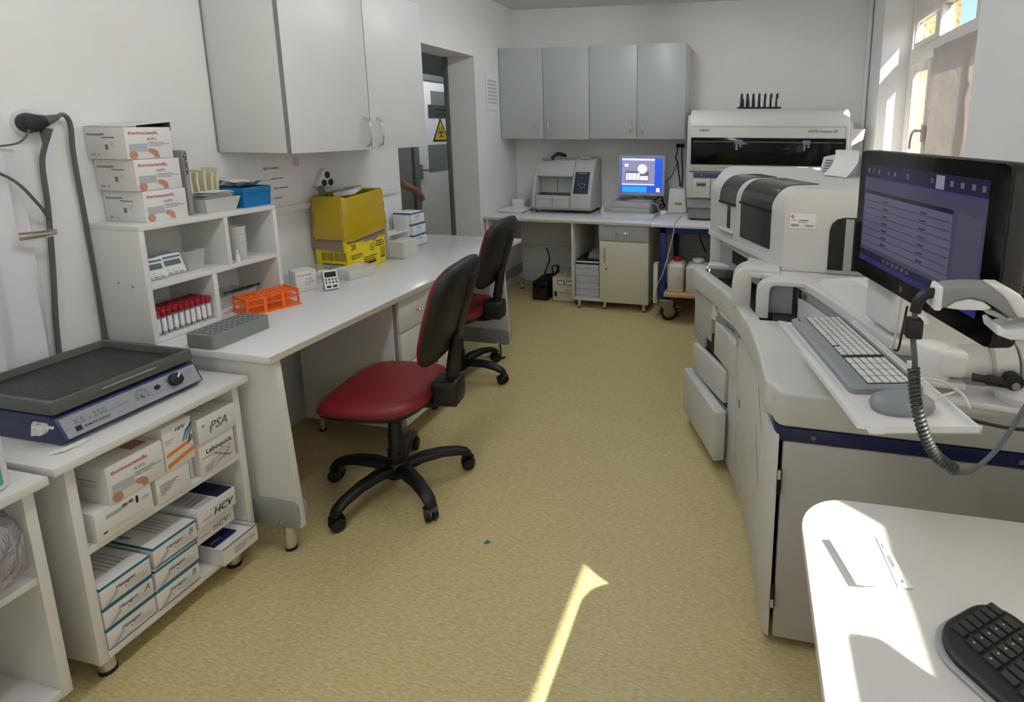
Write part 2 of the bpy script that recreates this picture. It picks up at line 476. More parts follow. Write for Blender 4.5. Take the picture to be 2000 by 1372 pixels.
# the white corridor door with its fanlight
d1 = struct('door_1'); d1.location = (-3.60, 5.9, 0)
part(d1, 'door_leaf', MB().box(-3.598, -3.572, 5.50, 6.34, .01, 2.0), mat('corridor_door', (224, 226, 228), .5), bevel=.003, world=True)
part(d1, 'door_frame', MB().box(-3.60, -3.555, 5.40, 5.49, 0, 2.44).box(-3.60, -3.555, 6.35, 6.44, 0, 2.44).box(-3.6, -3.555, 5.4, 6.44, 2.005, 2.07).box(-3.6, -3.555, 5.4, 6.44, 2.4, 2.46), ALU, bevel=.003, world=True)
part(d1, 'fanlight', MB().box(-3.598, -3.585, 5.49, 6.35, 2.07, 2.40), mat('dark_glass', (38, 42, 44), .1), world=True, smooth=0)
hd = part(d1, 'door_handle', MB().box(-3.572, -3.562, 5.515, 5.555, .93, 1.09).cyl((-3.566, 5.535, 1.03), (-3.52, 5.535, 1.03), .009, n=10).tube([(-3.522, 5.53, 1.03), (-3.52, 5.60, 1.03), (-3.522, 5.66, 1.03)], .009), STEEL, world=True)
# grey panel beside the corridor door
d2 = struct('door_2'); d2.location = (-3.60, 5.0, 0)
part(d2, 'door_leaf', MB().box(-3.598, -3.575, 4.62, 5.37, .01, 2.0), mat('grey_door', (120, 120, 118), .5), bevel=.003, world=True)
part(d2, 'kick_panel', MB().box(-3.575, -3.571, 4.68, 5.16, .35, .95), mat('grey_door_panel', (140, 140, 138), .5), bevel=.002, world=True)
# notices on the corridor door
def notice(y0, y1, z0, z1, m_, label, name='notice', nlines=6):
    t = thing(name, label, 'notice', (-3.571, (y0+y1)/2, z0))
    part(t, 'sheet', MB().box(-3.571, -3.569, y0, y1, z0, z1), m_, world=True, smooth=0)
    return t
GSH = mat('grey_sheet', (112, 118, 122), .6)
t = notice(5.80, 6.22, 1.66, 1.90, GSH, 'upper grey paper notice taped on the white corridor door')
t = notice(5.73, 6.22, 1.60, 1.745, mat('dark_sheet', (66, 68, 70), .6), 'dark grey name plate with two printed lines on the corridor door', 'name_plate')
t.location.x = -3.568
prints(t, 'print', (-3.5655, 5.73, 1.60), Y, Z, [(.11, .085, .36, .018), (.17, .035, .30, .018)], INK)
t = notice(5.69, 6.14, .99, 1.30, GSH, 'lower grey paper notice taped beside the corridor door handle')
t = thing('biohazard_sign', 'yellow triangular biohazard warning sign on the corridor door', 'sign', (-3.571, 6.05, 1.33))
part(t, 'border', MB().prismx([(5.795, 1.335), (6.145, 1.335), (5.97, 1.61)], -3.571, -3.568), INK, world=True, smooth=0)
part(t, 'face', MB().prismx([(5.835, 1.355), (6.105, 1.355), (5.97, 1.575)], -3.568, -3.5665), mat('sign_yellow', (196, 168, 36), .6), world=True, smooth=0)
for k in range(3):
    a = math.radians(90+120*k); cy, cz = 5.97+.036*math.cos(a), 1.432+.036*math.sin(a)
    ring = MB(); n = 20
    for i in range(n):
        t0, t1 = 2*math.pi*i/n, 2*math.pi*(i+1)/n
        if abs((math.degrees(t0)-math.degrees(a)+180) % 360-180) < 30: continue
        q = lambda r, tt: (-3.566, cy+r*math.cos(tt), cz+r*math.sin(tt))
        ring.quad(q(.022, t0), q(.036, t0), q(.036, t1), q(.022, t1))
    part(t, 'symbol', ring, INK, world=True, smooth=0)

# ---- windows
PVC = mat('window_pvc', (232, 226, 220), .35)
TR0, TR1, GT_ = 1.935, 2.065, 2.25
def window(n, y0, y1, mull, zs=ZS, zt=ZT, TR0=TR0, TR1=TR1):
    """frame in the plane x = 1.11; mull = (y0, y1) uprights; one transom"""
    w = struct('window_%d' % n); w.location = (1.11, (y0+y1)/2, zs)
    x0, x1, f = 1.08, 1.145, .06
    part(w, 'frame', MB().box(x0, x1, y0, y0+f, zs, zt).box(x0, x1, y1-f, y1, zs, zt).box(x0, x1, y0+f, y1-f, zs, zs+f).box(x0, x1, y0+f, y1-f, GT_, zt), PVC, bevel=.005, world=True)
    part(w, 'transom', MB().box(x0-.006, x1, y0+f, y1-f, TR0, TR1), PVC, bevel=.008, world=True)
    for a, b in mull: part(w, 'mullion', MB().box(x0-.004, x1, a, b, zs+f, GT_), PVC, bevel=.006, world=True)
    part(w, 'sill', MB().box(XR-.02, x0, y0+.002, y1-.002, zs-.001, zs+.022), PVC, bevel=.004, world=True)
    e = [y0+f] + [y for m_ in mull for y in m_] + [y1-f]
    for a, b in zip(e[0::2], e[1::2]):
        part(w, 'pane', MB().box(1.108, 1.112, a, b, zs+f, TR0), GLASS, world=True, smooth=0)
        part(w, 'pane', MB().box(1.108, 1.112, a, b, TR1, GT_), GLASS, world=True, smooth=0)
    return w
def sash(w, y0, y1, z0, z1, f=.05):
    return part(w, 'sash', MB().box(1.062, 1.085, y0, y0+f, z0, z1).box(1.062, 1.085, y1-f, y1, z0, z1).box(1.062, 1.085, y0+f, y1-f, z0, z0+f).box(1.062, 1.085, y0+f, y1-f, z1-f, z1), PVC, bevel=.006, world=True)
def film(w, y0, y1, z0, z1, x=1.058, amp=.006, m_=None):
    ny, nz = 22, 30; rows = []
    for i in range(nz+1):
        r = []
        for j in range(ny+1):
            yy = y0+(y1-y0)*j/ny; zz = z0+(z1-z0)*i/nz
            dx = amp*(math.sin(9*yy+14*zz)+.8*math.sin(17*yy-11*zz+1.3)+.6*math.sin(31*(yy+zz)))*(.4+.6*random.random())
            r.append((x-abs(dx), yy, zz))
        rows.append(r)
    return part(w, 'film', MB().sheet(rows), m_ or FILM, world=True, smooth=60, label='crumpled translucent plastic film')
w1 = window(1, 2.70, 4.60, [(3.89, 4.01), (3.22, 3.32)])
part(w1, 'sash', MB().box(1.062, 1.085, 4.37, 4.50, 1.02, 1.95).box(1.062, 1.085, 4.0, 4.03, 1.02, 1.95).box(1.062, 1.085, 4.03, 4.37, 1.02, 1.09).box(1.062, 1.085, 4.03, 4.37, 1.88, 1.95), PVC, bevel=.006, world=True); sash(w1, 3.86, 4.44, 2.055, 2.26, .035)
film(w1, 3.14, 3.91, 1.02, 1.99, m_=FILMG, amp=.009); film(w1, 2.76, 3.12, 1.02, 1.97, m_=FILMG)
part(w1, 'window_handle', MB().box(1.05, 1.062, 3.975, 4.01, 1.42, 1.53).cyl((1.052, 3.99, 1.49), (1.015, 3.99, 1.49), .009, n=10).tube([(1.018, 3.99, 1.49), (1.012, 4.0, 1.492), (1.01, 4.06, 1.47), (1.01, 4.085, 1.42), (1.01, 4.088, 1.37)], .009), mat('handle_grey', (186, 176, 168), .4), world=True)
w2 = window(2, .86, 2.14, [(1.44, 1.56)])  # unseen nearer window, added with its film to let in soft daylight
film(w2, .90, 1.46, 1.02, 1.96); film(w2, 1.54, 2.10, 1.02, 1.96); film(w2, .90, 2.10, 2.03, 2.28)
w3 = window(3, -1.55, .66, [(.40, .48), (-.62, -.54)], TR0=2.05, TR1=2.15)  # unseen window, added so the sun reaches the table and floor
film(w3, -1.5, .62, 1.02, 1.72); film(w3, -1.5, .62, 2.09, 2.28); film(w3, .44, .63, 1.70, 2.08)  # films laid out to leave a slot for the sun
# sunlit wing of the building outside
single('exterior_wing', MB().box(1.26, 2.0, 6.6, 7.2, -1, 5.2), STUCCO, 'sunlit sand coloured roughcast wall outside the window', 'building', smooth=0)
struct('trim_2', MB().box(1.26, 2.2, 6.35, 7.3, 5.2, 5.32), PAINT, smooth=0)

# heating pipe in the far right corner and the wall trunkings
single('heating_pipe', MB().cyl((.868, 5.025, 0), (.868, 5.025, ZC), .016, n=12).cyl((.868, 5.025, 1.94), (.868, 5.025, 1.98), .021, n=12), PAINT, 'thin white painted pipe rising in the far right corner', 'pipe')
single('cable_trunking', MB().box(XL, XL+.018, 2.0, 3.18, 1.085, 1.115), WHITEP, 'white trunking along the left wall behind the yellow box', 'trunking', bevel=.002)
single('cable_trunking', MB().box(-2.22, .85, YB-.02, YB, .335, .375), WHITEP, 'white trunking on the back wall under the far desk', 'trunking', bevel=.002)

# unseen ceiling lamps, added above the frame to brighten the room
LAMP = mat('added_lamp_tube', (250, 252, 255), .5, emit=30.0)
def added_ceil_lamp(x, y, lx, ly, label):
    t = thing('added_ceiling_lamp', label, 'lamp', (x, y, ZC-.07), group='added ceiling lamps')
    part(t, 'housing', MB().box(x-lx/2, x+lx/2, y-ly/2, y+ly/2, ZC-.05, ZC-.001), WHITEP, bevel=.004, world=True)
    for k in (-1, 1):
        part(t, 'tube', MB().cyl((x+k*lx*.22, y-ly/2+.03, ZC-.066), (x+k*lx*.22, y+ly/2-.03, ZC-.066), .014, n=10), LAMP, world=True)
added_ceil_lamp(-.85, 3.55, .22, 1.25, 'added unseen long white twin tube ceiling lamp over the far end of the aisle')
added_ceil_lamp(-.85, 1.25, .22, 1.25, 'added unseen long white twin tube ceiling lamp over the near end of the aisle')
added_ceil_lamp(-.85, -1.05, .22, 1.25, 'added unseen long white twin tube ceiling lamp behind the viewer')
added_ceil_lamp(-3.0, 5.6, .2, 1.0, 'added unseen white ceiling lamp in the corridor')
# ================================================================== left desk
HANDLE_PTS = lambda p, d, u, L: [Vector(p), Vector(p)+Vector(d)*.024+Vector(u)*.012, Vector(p)+Vector(d)*.03+Vector(u)*L*.5, Vector(p)+Vector(d)*.024+Vector(u)*(L-.012), Vector(p)+Vector(u)*L]
def handle(parent, p, d, u, L=.128, r=.0055, material=None):
    """bow handle: foot at p, standing out along d, running along u"""
    return part(parent, 'handle', MB().tube(HANDLE_PTS(p, d, u, L), r, 8, 5), material or CHROME, world=True, label='chrome bow handle')
def leg(parent, x, y, z1, r=.019):
    l = part(parent, 'leg', MB().cyl((x, y, .010), (x, y, z1), r, n=16), CHROME, world=True, label='chrome leg')
    part(l, 'foot', MB().cyl((x, y, 0), (x, y, .011), r*1.06, n=16), BLACK, world=True)
    return l

t = thing('laboratory_desk', 'long glossy white desk along the left wall', 'desk', (-1.88, 2.48, 0))
part(t, 'worktop', MB().box(XL+.003, -1.53, 1.44, 3.507, .725, .75), MELATOP, bevel=.003, world=True)
part(t, 'edge_band', MB().box(-1.5302, -1.5285, 1.442, 3.505, .7265, .7485), EDGE, world=True, smooth=0)
def end_panel(y0, y1):
    # tapering end panel with grey shoe and chrome foot
    p = part(t, 'end_panel', MB().prismy([(XL+.02, .725), (XL+.02, .10), (-1.505, .10), (-1.54, .725)], y0, y1), MELA, bevel=.001, world=True)
    for k in (y0-.012, y1):
        part(p, 'shoe', MB().prismy([(XL+.03, .20), (XL+.03, .10), (-1.60, .10), (-1.585, .125), (-1.57, .10), (-1.515, .10), (-1.505, .12), (-1.505, .185), (-1.52, .20)], k, k+.012), PGREY, bevel=.004, world=True)
    for x in (-1.57, -2.12): leg(p if False else t, x, (y0+y1)/2, .10)
end_panel(1.468, 1.490); end_panel(3.215, 3.237)
part(t, 'back_panel', MB().box(XL+.02, XL+.04, 1.50, 3.21, .35, .72), MELA, world=True, smooth=0)

t = thing('drawer_unit', 'white drawer unit with chrome handles under the left desk', 'drawer unit', (-1.8, 2.33, 0))
part(t, 'body', MB().box(-2.08, -1.565, 2.127, 2.55, .10, .722), MELA, bevel=.0015, world=True)
part(t, 'gap_strip', MB().box(-1.566, -1.562, 2.13, 2.147, .10, .722), LAMID, world=True, smooth=0)
for z0, z1 in ((.565, .717), (.412, .56), (.259, .407), (.105, .254)):
    d = part(t, 'drawer', MB().box(-1.563, -1.545, 2.15, 2.548, z0, z1), MELA, bevel=.0015, world=True)
    part(d, 'handle', MB().tube(HANDLE_PTS((-1.545, 2.285, (z0+z1)/2), X, Y, .128), .0055, 8, 5), CHROME, world=True, label='chrome bow handle')
for x, y in ((-2.05, 2.19), (-2.05, 2.5), (-1.63, 2.18), (-1.63, 2.515)): leg(t, x, y, .10, .016)

# ------------------------------------------------------------------ wall cabinet over it
t = thing('wall_cabinet', 'pale grey wall cabinet with two doors above the left desk', 'cabinet', (-2.05, 2.46, 1.39))
part(t, 'body', MB().box(XL+.001, -1.882, 1.967, 2.952, 1.39, 2.17), LAMI, bevel=.001, world=True)
part(t, 'back_strip', MB().box(XL+.001, XL+.006, 1.963, 1.967, 1.39, 2.17), LAMID, world=True, smooth=0)
for a, b, hy in ((1.967, 2.4685, 2.428), (2.4715, 2.954, 2.522)):
    d = part(t, 'door', MB().box(-1.878, -1.860, a, b, 1.388, 2.172), LAMI, bevel=.0012, world=True)
    part(d, 'edge_band', MB().box(-1.8785, -1.8595, a-.0012, a+.0004, 1.388, 2.172), LAMID, smooth=0, world=True)
    part(d, 'handle', MB().tube(HANDLE_PTS((-1.86, hy, 1.405), X, Z, .138), .006, 8, 5), CHROME, world=True, label='chrome bow handle')

# ------------------------------------------------------------------ desktop organiser
t = thing('desktop_organiser', 'white open pigeonhole shelf standing on the left desk', 'shelf', (-2.11, 1.72, .751))
OX0, OX1, OY0, OY1 = XL+.004, -2.0, 1.440, 1.998
part(t, 'side_panel', MB().box(OX0, OX1, OY0, OY0+.018, .751, 1.149), MELA, bevel=.001, world=True)
part(t, 'side_panel', MB().box(OX0, OX1, OY1-.018, OY1, .751, 1.149), MELA, bevel=.001, world=True)
part(t, 'top', MB().box(OX0, OX1, OY0, OY1, 1.149, 1.167), MELA, bevel=.001, world=True)
part(t, 'shelf', MB().box(OX0, OX1-.002, OY0+.018, OY1-.018, .941, .959), MELA, bevel=.001, world=True)
part(t, 'bottom', MB().box(OX0, OX1-.004, OY0+.018, 1.698, .751, .766).box(OX0, -2.07, 1.698, OY1-.018, .751, .766), MELA, bevel=.001, world=True)
part(t, 'divider', MB().box(OX0, OX1-.002, 1.754, 1.770, .959, 1.149), MELA, bevel=.001, world=True)
part(t, 'divider', MB().box(OX0, OX1-.002, 1.68, 1.698, .766, .941), MELA, bevel=.001, world=True)
part(t, 'back', MB().box(OX0, OX0+.004, OY0+.018, OY1-.018, .766, 1.149), MELA, world=True, smooth=0)
for x, z in ((-2.12, .965), (-2.06, .955)):
    part(t, 'screw', MB().cyl((x, OY0+.001, z), (x, OY0-.0012, z), .004, n=8), STEEL, world=True)

# ------------------------------------------------------------------ cartons
def carton(name, label, x0, x1, y0, y1, z0, z1, material=CARD, rz=0.0, group=None, cat='box', bevel=.0015):
    cx, cy = (x0+x1)/2, (y0+y1)/2
    t = thing(name, label, cat, (cx, cy, z0), rz, group)
    part(t, 'body', MB().box(x0-cx, x1-cx, y0-cy, y1-cy, 0, z1-z0), material, bevel=bevel)
    t['dims'] = (x1-x0, y1-y0, z1-z0)
    return t
def face(t, which):
    """origin, right and up of a carton face in the carton's own frame"""
    a, b, c = t['dims']
    if which == '+x': return (a/2, -b/2, 0), Y, Z, b, c
    if which == '-y': return (-a/2, -b/2, 0), X, Z, a, c
    if which == '+z': return (-a/2, -b/2, c), X, Y, a, b
def F(t, which, items, flip=False):
    """items: ('t', text, x, y, size, material[, squeeze]) or ('r', [rects], material) or ('e', cx, cy, rx, ry, material, rot); x, y, w, h as fractions of the face"""
    o, xd, yd, w, h = face(t, which)
    for it in items:
        if it[0] == 't':
            at = Vector(o)+xd*(it[2]*w)+yd*(it[3]*h)
            text(t, 'lettering', it[1], it[4], at, xd, yd, it[5], world=False, shear=it[7] if len(it) > 7 else 0, squeeze=it[6] if len(it) > 6 else 1)
        elif it[0] == 'r':
            prints(t, 'print', o, xd, yd, [(a*w, b*h, c*w, d*h) for a, b, c, d in it[1]], it[2], world=False, lift=it[3] if len(it) > 3 else .0007)
        elif it[0] == 'h':
            n_ = xd.cross(yd); vs = [tuple(Vector(o)+xd*(a*w)+yd*(b*h)+n_*.0009) for a, b in ((.44, .28), (.48, .33), (.58, .31), (.66, .22), (.68, .03), (.57, .03), (.56, .12), (.47, .20))]
            part(t, 'print', MB().add(vs, [tuple(range(8))]), SKINP, smooth=0, recalc=False)
        elif it[0] == 'e':
            ellipse_print(t, 'print', o, xd, yd, it[1]*w, it[2]*h, it[3]*w, it[4]*h, it[5], rot=it[6] if len(it) > 6 else 0, world=False)
def slides_front():
    return [('t', 'thermoscientific', .07, .77, .0165, INKR, .92), ('t', 'AVF2', .45, .58, .014, INKG),
            ('r', [(.46, .50, .36, .018), (.46, .45, .48, .018), (.46, .40, .30, .018)], INKG),
            ('r', [(.06, .24, .38, .24)], INKL), ('e', .13, .13, .09, .13, SKINP, .5), ('h',)]
def slides_side():
    return [('t', 'thermoscientific', .06, .74, .013, INKG, .9), ('r', [(.42, .66, .32, .035)], INKG),
            ('r', [(.62, .52, .10, .018), (.62, .46, .07, .018), (.62, .40, .09, .018), (.09, .10, .12, .08), (.28, .09, .035, .10)], INKL), ('r', [(.48, .30, .075, .16)], INKG)]
z = 1.1675
TH = [(1.505, 1.655, -2.222, -2.058, 'bottom of the three white glass slide cartons stacked on the organiser'),
      (1.495, 1.650, -2.224, -2.060, 'middle of the three white glass slide cartons stacked on the organiser'),
      (1.482, 1.636, -2.226, -2.062, 'top of the three white glass slide cartons, its flap standing open')]
for k, (ya, yb, xa, xb, lab) in enumerate(TH):
    xb = -2.046 - .004*k
    t = carton('slide_carton', lab, xa, xb, ya, yb, z, z+.108, CARD, group='slide cartons on the organiser')
    F(t, '+x', slides_front()); F(t, '-y', slides_side())
    z += .1095
a = t['dims']
part(t, 'flap', MB().hexa([(-a[0]/2, -a[1]/2, a[2]+.001), (a[0]/2, -a[1]/2, a[2]+.001), (a[0]/2, a[1]/2, a[2]+.018), (-a[0]/2, a[1]/2, a[2]+.018), (-a[0]/2, -a[1]/2, a[2]+.0025), (a[0]/2, -a[1]/2, a[2]+.0025), (a[0]/2, a[1]/2, a[2]+.0195), (-a[0]/2, a[1]/2, a[2]+.0195)]), CARD, smooth=0)
part(t, 'flap', MB().box(-a[0]/2+.02, a[0]/2, a[1]/2-.0005, a[1]/2+.003, a[2]-.012, a[2]+.019), DGREY, smooth=0)

# narrow pad, glove packets, tray of slips, blue box
t = carton('test_strip_box', 'narrow grey box with black lettering beside the slide cartons', -2.16, -2.06, 1.674, 1.690, 1.1675, 1.41, mat('grey_card', (150, 150, 150), .6))
text(t, 'lettering', 'QUICK', .017, (.0502, -.006, .235), -Z, Y, INK, world=False, squeeze=1.6)
text(t, 'lettering', 'QUICK', .024, (-.018, -.0082, .232), -Z, X, INK, world=False, squeeze=1.1)
GLV = mat('cream_latex', (226, 220, 190), .6)
for k, (y, h, tilt) in enumerate(((1.748, .155, .02), (1.772, .15, .035), (1.798, .158, .055), (1.824, .145, .08), (1.842, .165, .10))):
    mb = MB(); rows = []
    for i in range(7):
        zz = h*i/6; r = []
        for j in range(6):
            xx = -.04+.08*j/5
            r.append((xx, tilt*zz*2+.003*math.sin(5*i+j), zz))
        rows.append(r)
    mb.sheet(rows)
    back = [[(x_, y_+.011+.002*math.sin(i_), z_) for i_, (x_, y_, z_) in enumerate(r)] for r in rows]
    mb.sheet([list(reversed(r)) for r in back])
    for q in (0, -1):
        mb.sheet([rows[q], back[q]]); mb.sheet([[r[q] for r in rows], [r[q] for r in back]])
    o = part(None, 'glove_packet', mb, GLV); o.location = (-2.178, y, 1.1675)
    tag(o, ['first', 'second', 'third', 'fourth', 'last'][k] + ' from the slide cartons of the cream packets standing on the organiser', 'packet', 'cream packets on the organiser')
# slips tray
t = thing('letter_tray', 'translucent white tray heaped with paper slips on the organiser', 'tray', (-2.13, 1.79, 1.1675))
def tray(x0, x1, y0, y1, z0, z1, fl, th=.003):
    mb = MB(); i = th
    o = [[(x0, y0), (x1, y0), (x1, y1), (x0, y1)], [(x0-fl, y0-fl), (x1+fl, y0-fl), (x1+fl, y1+fl), (x0-fl, y1+fl)]]
    n = [[(a+i if a < (x0+x1)/2 else a-i, b+i if b < (y0+y1)/2 else b-i) for a, b in q] for q in o]
    rings = [[(a, b, z0) for a, b in o[0]], [(a, b, z1) for a, b in o[1]], [(a, b, z1) for a, b in n[1]], [(a, b, z0+i) for a, b in n[0]]]
    mb.loft(rings); return mb
part(t, 'tub', tray(-2.125, -2.045, 1.728, 1.852, 1.1675, 1.222, .014), CLEARM, world=True, smooth=0)
for k in range(6):
    mb = MB().box(-.042, .042, -.05, .05, 0, .0012)
    o = part(None, 'paper_slip', mb, PAPER, smooth=0)
    o.location = (-2.085, 1.79+.012*random.uniform(-1, 1), 1.223+.0042*k); o.rotation_euler = (0, 0, random.uniform(-.3, .3))
    tag(o, NTH[k]+' paper slip from the bottom heaped in the translucent tray', 'paper', 'slips heaped in the tray')
t = thing('blue_file_box', 'bright blue plastic box with a sagging rim on the organiser', 'box', (-2.12, 1.95, 1.1675))
mb = tray(-2.222, -2.036, 1.882, 2.012, 1.1675, 1.250, .004, .004)
part(t, 'tub', mb, BLUEP, world=True, smooth=0)
part(t, 'rim', MB().box(-2.033, -2.0305, 1.879, 2.015, 1.226, 1.250).box(-2.224, -2.031, 1.8765, 1.879, 1.226, 1.250), BLUEP, world=True, bevel=.001)
for k in range(4):
    o = part(None, 'paper_slip', MB().sheet([[(-.07+.14*i/6, -.05+.1*j/4, .004*math.sin(1.1*i)+.003*math.cos(2*j)) for i in range(7)] for j in range(5)]), PAPER)
    o.location = (-2.125, 1.945+.006*k-.01, 1.258+.004*k)
    tag(o, NTH[k]+' paper slip from the bottom lying on the blue plastic box', 'paper', 'slips on the blue box')

# ------------------------------------------------------------------ inside the organiser
def small_timer(loc, rz, label, k):
    t = thing('digital_timer', label, 'timer', loc, rz, 'timers in the organiser'); t.scale = (1.12, 1.12, 1.12)
    def P(mb, nm, m_, bv=0.0):   # local: x right, z up on a face leaning back, facing -y
        tl = math.radians(20); mb.v = [(x, y*math.cos(tl)+z*math.sin(tl), z*math.cos(tl)-y*math.sin(tl)) for x, y, z in mb.v]
        return part(t, nm, mb, m_, bevel=bv)
    P(MB().box(-.037, .037, 0, .016, .004, .074), 'case', WHITEP, .006)
    P(MB().box(-.026, .026, -.001, .001, .034, .052), 'display', mat('lcd', (96, 104, 98), .2))
    P(MB().box(-.03, .03, -.001, .001, .058, .065), 'top_band', mat('timer_blue', (92, 110, 150), .4))
    for i in (-1, 0, 1):
        P(MB().cyl((i*.018, -.003, .020), (i*.018, .001, .020), .005, n=10), 'button', WHITEP)
        P(MB().box(i*.018-.006, i*.018+.006, -.001, .001, .008, .010), 'button_mark', INK)
    return t
small_timer((-2.045, 1.512, .960), math.radians(84), 'white digital timer at the left end of the organiser, nearest the tray rocker', 0)
small_timer((-2.055, 1.590, .960), math.radians(88), 'white digital timer beside the clear tub in the organiser', 1)
t = single('clear_tub', tray(-2.16, -2.06, 1.640, 1.70, .960, 1.035, .006, .002), CLEARP, 'clear plastic tub behind the two timers in the organiser', 'tub', smooth=0)
t = thing('cup_stack', 'stack of white plastic cups in the upper right pigeonhole', 'cups', (-2.058, 1.852, .9595))
for k in range(3):
    part(t, 'cup', MB().lathe([(.026, 0), (.032, .07), (.034, .072), (.031, .07), (.024, .003)], 16, (-2.058, 1.852, .96+.033*k)), CLEARM, world=True)
t = thing('dropper_bottle', 'small white dropper bottle in front of the cups', 'bottle', (-2.018, 1.808, .9595))
part(t, 'bottle', MB().lathe([(.008, 0), (.009, .003), (.009, .026), (.005, .03)], 12, (-2.018, 1.808, .9595)), WHITEP, world=True)
part(t, 'cap', MB().lathe([(.005, .03), (.0055, .031), (.004, .048), (.001, .05)], 12, (-2.018, 1.808, .9595)), WHITEP, world=True)
# blood tubes: 5 x 10, each with cap and paper label
tube_me = make_mesh('tube', MB().lathe([(.001, 0), (.006, .003), (.0068, .008), (.0068, .074)], 10), clear_mat('tube_plastic', (238, 240, 240), .08, .8), smooth=40)
cap_me = make_mesh('cap', MB().lathe([(.0090, .070), (.0099, .072), (.0099, .089), (.0086, .092), (.006, .0925)], 10), CAPRED, smooth=40)
lab_me = make_mesh('paper_label', MB().lathe([(.0070, .014), (.0071, .0145), (.0071, .062), (.0070, .0625)], 10), PAPER, smooth=40)
for i in range(5):
    for j in range(10):
        x, y = -2.102+.0202*i, 1.473+.0212*j
        t = thing('blood_tube', 'red capped tube, %s from the left in the %s row of the block' % (NTH[j], ['rear', 'second rear', 'middle', 'second front', 'front'][i]), 'tube', (x+random.uniform(-.0006, .0006), y, .7665), random.random()*6, 'red capped tubes in the organiser')
        for n_, me in (('tube', tube_me), ('cap', cap_me), ('paper_label', lab_me)):
            o = bpy.data.objects.new(n_, me); col.objects.link(o); o.parent = t
t = single('pen_box', tray(-2.215, -2.078, 1.715, 1.93, .7665, .815, .002, .002), CLEARP, 'shallow clear box in the lower right pigeonhole', 'box', smooth=0)
single('black_pen', MB().tube([(-2.10, 1.80, .822), (-2.095, 1.83, .823), (-2.085, 1.90, .824), (-2.078, 1.95, .825)], [.003]*7+[.006]*8+[.0045]*4, 8, 6), BLACK, 'black pen lying across the clear box', 'pen')

# ------------------------------------------------------------------ racks on the desk
def hole_plate(mb, x0, y0, nx, ny, p, r, z, depth, nseg=8):
    for i in range(nx):
        for j in range(ny):
            cx, cy = x0+p*(i+.5), y0+p*(j+.5); h = p/2
            sq = []; ci = []
            for k in range(nseg):
                a = 2*math.pi*(k+.5)/nseg
                ci.append((cx+r*math.cos(a), cy+r*math.sin(a)))
                m_ = max(abs(math.cos(a)), abs(math.sin(a))); sq.append((cx+h*math.cos(a)/m_, cy+h*math.sin(a)/m_))
            corners = {k: (cx+h*(1 if math.cos(2*math.pi*(k+1)/nseg) > 0 else -1), cy+h*(1 if math.sin(2*math.pi*(k+1)/nseg) > 0 else -1)) for k in range(nseg) if (2*(k+1)) % 4 == 2}
            n0 = len(mb.v)
            vs = [(a, b, z) for a, b in sq]+[(a, b, z) for a, b in ci]+[(a, b, z-depth) for a, b in ci]
            fs = []
            for k in range(nseg):
                q = (k+1) % nseg
                if k in corners:
                    vs.append((corners[k][0], corners[k][1], z)); c = len(vs)-1
                    fs.append((k, c, q, nseg+q, nseg+k))
                else: fs.append((k, q, nseg+q, nseg+k))
                fs.append((nseg+k, nseg+q, 2*nseg+q, 2*nseg+k))
            fs.append(tuple(2*nseg+k for k in range(nseg)))
            mb.add(vs, fs)
GRACK = mat('rack_grey', (128, 134, 130), .5)
mb = MB()
gx0, gy0, pit = 0.0, 0.0, .0215
nx, ny = 5, 10
hole_plate(mb, -nx*pit/2, -ny*pit/2, nx, ny, pit, .0088, .05, .04)
def ringwall(mb, inner, outer, zt, z0):
    n = len(outer)
    mb.loft([[(a, b, zt) for a, b in inner], [(a, b, zt) for a, b in outer], [(a, b, z0) for a, b in outer]], caps=False)
inn = rect(-nx*pit/2, nx*pit/2, -ny*pit/2, ny*pit/2, .0005, 4); out = rect(-nx*pit/2-.006, nx*pit/2+.006, -ny*pit/2-.008, ny*pit/2+.008, .014, 4)
ringwall(mb, inn, out, .05, 0.0)
t = thing('tube_rack', 'empty grey tube rack with round holes at the front of the desk', 'rack', (-1.815, 1.560, .751), math.radians(1))
part(t, 'block', mb, GRACK, smooth=30, recalc=False)
# orange rack
t = thing('tube_rack', 'bright orange open tube rack beside the red capped tubes', 'rack', (-1.963, 1.868, .751), math.radians(71-90))
L_, W_ = .20, .118
def grid(z, nm):
    mb = MB(); n1, n2 = 10, 5
    for i in range(n1+1):
        y = -L_/2+L_*i/n1; mb.box(-W_/2, W_/2, y-.0016, y+.0016, z, z+.004)
    for i in range(n2+1):
        x = -W_/2+W_*i/n2; mb.box(x-.0016, x+.0016, -L_/2, L_/2, z, z+.004)
    part(t, nm, mb, ORANGE, smooth=0)
grid(.062, 'top_grid'); grid(.034, 'middle_grid')
part(t, 'base', MB().box(-W_/2-.006, W_/2+.006, -L_/2-.006, L_/2+.006, 0, .005), ORANGE, bevel=.001)
for s_ in (-1, 1):
    part(t, 'end_panel', MB().box(-W_/2, -W_/2+.012, s_*L_/2-.0025, s_*L_/2+.0025, .005, .068).box(W_/2-.012, W_/2, s_*L_/2-.0025, s_*L_/2+.0025, .005, .068).box(-W_/2, W_/2, s_*L_/2-.0025, s_*L_/2+.0025, .056, .070), ORANGE, bevel=.001)
    for y in (-.035, .035):
        part(t, 'post', MB().box(s_*W_/2-.003, s_*W_/2+.003, y-.006, y+.006, .005, .064), ORANGE, bevel=.001)
for j in range(2):
    for i in range(5):
        pass

